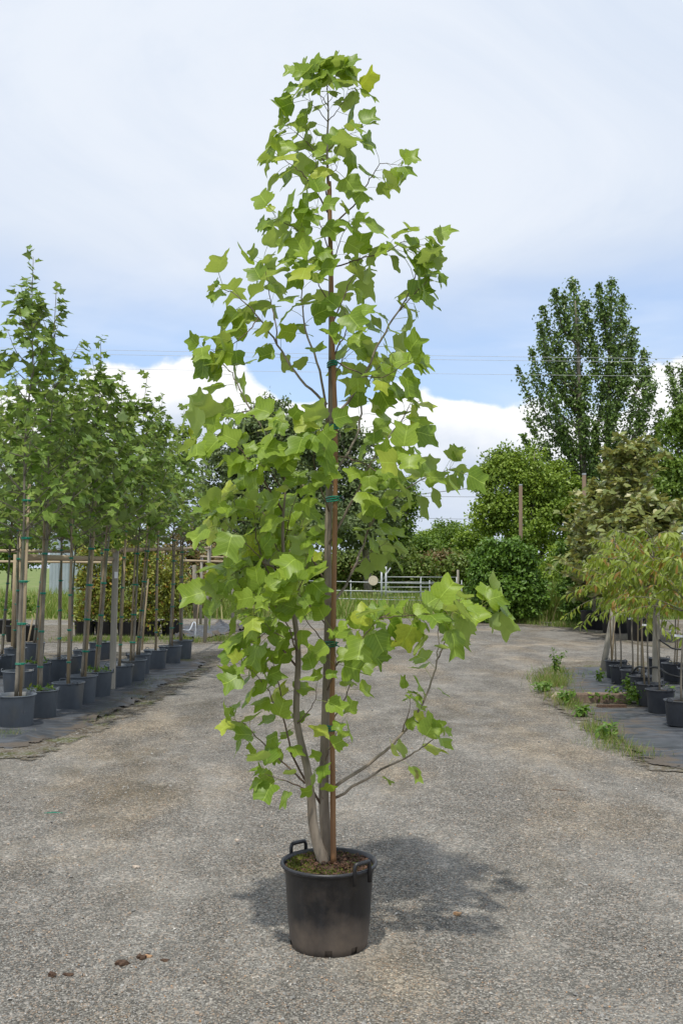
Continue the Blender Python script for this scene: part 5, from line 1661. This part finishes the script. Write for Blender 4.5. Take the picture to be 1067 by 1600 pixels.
# ------------------------------------------------------------------ gates
b = far(658, 47)
root = empty('metal_gate', b, 'galvanised field gate with five rails, standing ajar behind the long barrier', 'gate')
x0, x1 = at(603, 900, 47).x - b.x, at(713, 900, 47.6).x - b.x
for zz in (1.30, 1.05, .82, .58, .34):
    link('rail', MB().tube([(x0, 0, zz), (x1, .6, zz - .02)], .024, 6).mesh('rail', M['galv'], True), root)
for f, zt in ((0, 1.32), (.49, 1.30), (1, 1.30)):
    link('upright', MB().tube([(x0 + (x1 - x0) * f, .6 * f, .10), (x0 + (x1 - x0) * f, .6 * f, zt)], .026, 6).mesh('upright', M['galv'], True), root)
b = far(596, 46)
root = empty('gate_post', b, 'grey steel gate posts braced by a slanting strut at the gate hinge', 'post')
z_top = at(596, 884, 46).z
for dx in (0, .2):
    link('upright', MB().tube([(dx, 0, -.1), (dx, 0, z_top)], .05, 7).mesh('upright', M['galv'], True), root)
link('brace', MB().tube([(.42, 0, z_top - .05), (.06, 0, z_top - .62)], .03, 6).mesh('brace', M['galv'], True), root)
b = far(715, 47.6)
tag(link('gate_post', MB().tube([(0, 0, -.1), (0, 0, at(714, 889, 47.6).z)], .055, 7).mesh('gate_post', M['weathered'], True), None, b), 'single grey post at the latch end of the field gate', 'post')
b = far(580, 42)
root = empty('barrier_gate', b, 'long low galvanised barrier with a round disc, closing the yard', 'gate')
xa, xb = at(440, 900, 42).x - b.x, at(722, 900, 42).x - b.x
for y_a, y_b in ((905, 912), (920, 924), (932, 938), (944, 949)):
    za, zb = at(440, y_a, 42).z, at(722, y_b, 42).z
    link('rail', MB().tube([(xa, 0, za), (xb, 0, zb)], .022, 6).mesh('rail', M['galv'], True), root)
for px in (441, 671, 657, 548, 721):
    xq = at(px, 900, 42).x - b.x
    link('upright', MB().tube([(xq, .03, .0), (xq, .03, at(px, 905, 42).z)], .022, 6).mesh('upright', M['galv'], True), root)
c = at(583, 907, 41.93) - b
link('disc', MB().tube([(c.x, -.06, c.z), (c.x, -.03, c.z)], .205, 24).mesh('disc', M['disc']), root)

# ------------------------------------------------------------------ shed
b = far(112, 66)
root = empty('metal_shed', b, 'pale blue-grey sheet metal shed beyond the meadow', 'shed')
sx0, sx1 = at(78, 880, 66).x - b.x, at(139, 880, 66).x - b.x
ztop = at(112, 812, 66).z
wall_w = sx1 - sx0
npan = 4
for q in range(npan):
    xa = sx0 + wall_w * q / npan
    V_, F_ = [], []
    pw = wall_w / npan - .012
    xs_ = np.linspace(0, pw, 13)
    for i, x in enumerate(xs_):
        off = (0, .0, -.035, -.035)[i % 4]
        V_ += [(xa + x, off, 0), (xa + x, off, ztop)]
    for i in range(12):
        F_.append((2 * i, 2 * i + 2, 2 * i + 3, 2 * i + 1))
    link('panel', MB().add(V_, F_).mesh('panel', M['shed']), root)
link('side_wall', MB().box((sx0 + wall_w / 2, 2.6, ztop / 2), (wall_w - .06, 5.1, ztop)).mesh('side_wall', M['shed']), root)
link('roof', MB().box((sx0 + wall_w / 2, 2.6, ztop + .05), (wall_w + .3, 5.6, .08), Matrix.Rotation(.02, 3, 'X')).mesh('roof', M['galv']), root)

# ------------------------------------------------------------------ poles and wires


def pole(px, ytop, Y, r_, label):
    b_ = far(px, Y)
    hgt = at(px, ytop, Y).z
    root_ = empty('utility_pole', b_, label, 'pole')
    link('shaft', MB().tube([(0, 0, -.1), (0, 0, hgt * .5), (.02, 0, hgt)], [r_ * 1.15, r_ * 1.05, r_], 9).mesh('shaft', M['pole'], True), root_)
    link('cap', MB().tube([(.02, 0, hgt), (.02, 0, hgt + .05)], r_ * 1.08, 9).mesh('cap', M['galv']), root_)


pole(813.5, 757, 38.5, .07, 'thin brown wooden pole rising from behind the round glossy bush')
pole(913, 740, 30.5, .06, 'grey-brown pole half hidden between the poplar and the magnolia')


def wire(p0, p1, sag, r_, mat, label):
    p0, p1 = Vector(p0), Vector(p1)
    pts = [p0.lerp(p1, t_) - Vector((0, 0, sag * 4 * t_ * (1 - t_))) for t_ in np.linspace(0, 1, 24)]
    o_ = link('power_line', MB().tube([q - p0 for q in pts], r_, 5).mesh('power_line', M[mat], True), None, p0)
    tag(o_, label, 'wire', 'overhead power lines')


wire(at(-900, 520, 38), at(1900, 566, 38), .25, .007, 'palewire', 'topmost overhead power line crossing in front of the poplar')
wire(at(-900, 529, 38.4), at(1900, 570, 38.4), .25, .007, 'palewire', 'overhead power line hanging just under the topmost one')
wire(at(-900, 551, 38.2), at(1900, 592, 38.2), .25, .0065, 'palewire', 'lowest of the overhead lines crossing the poplar')
wire(at(300, 800, 75), at(814, 752, 75), .3, .03, 'wire', 'dark service wire rising towards the brown pole')
wire(at(300, 762, 75), at(900, 775, 75), .3, .018, 'wire', 'thin far wire in the gap between linden and round tree')
wire(at(300, 792, 78), at(900, 812, 78), .3, .018, 'wire', 'thin far wire just above the skyline bushes')
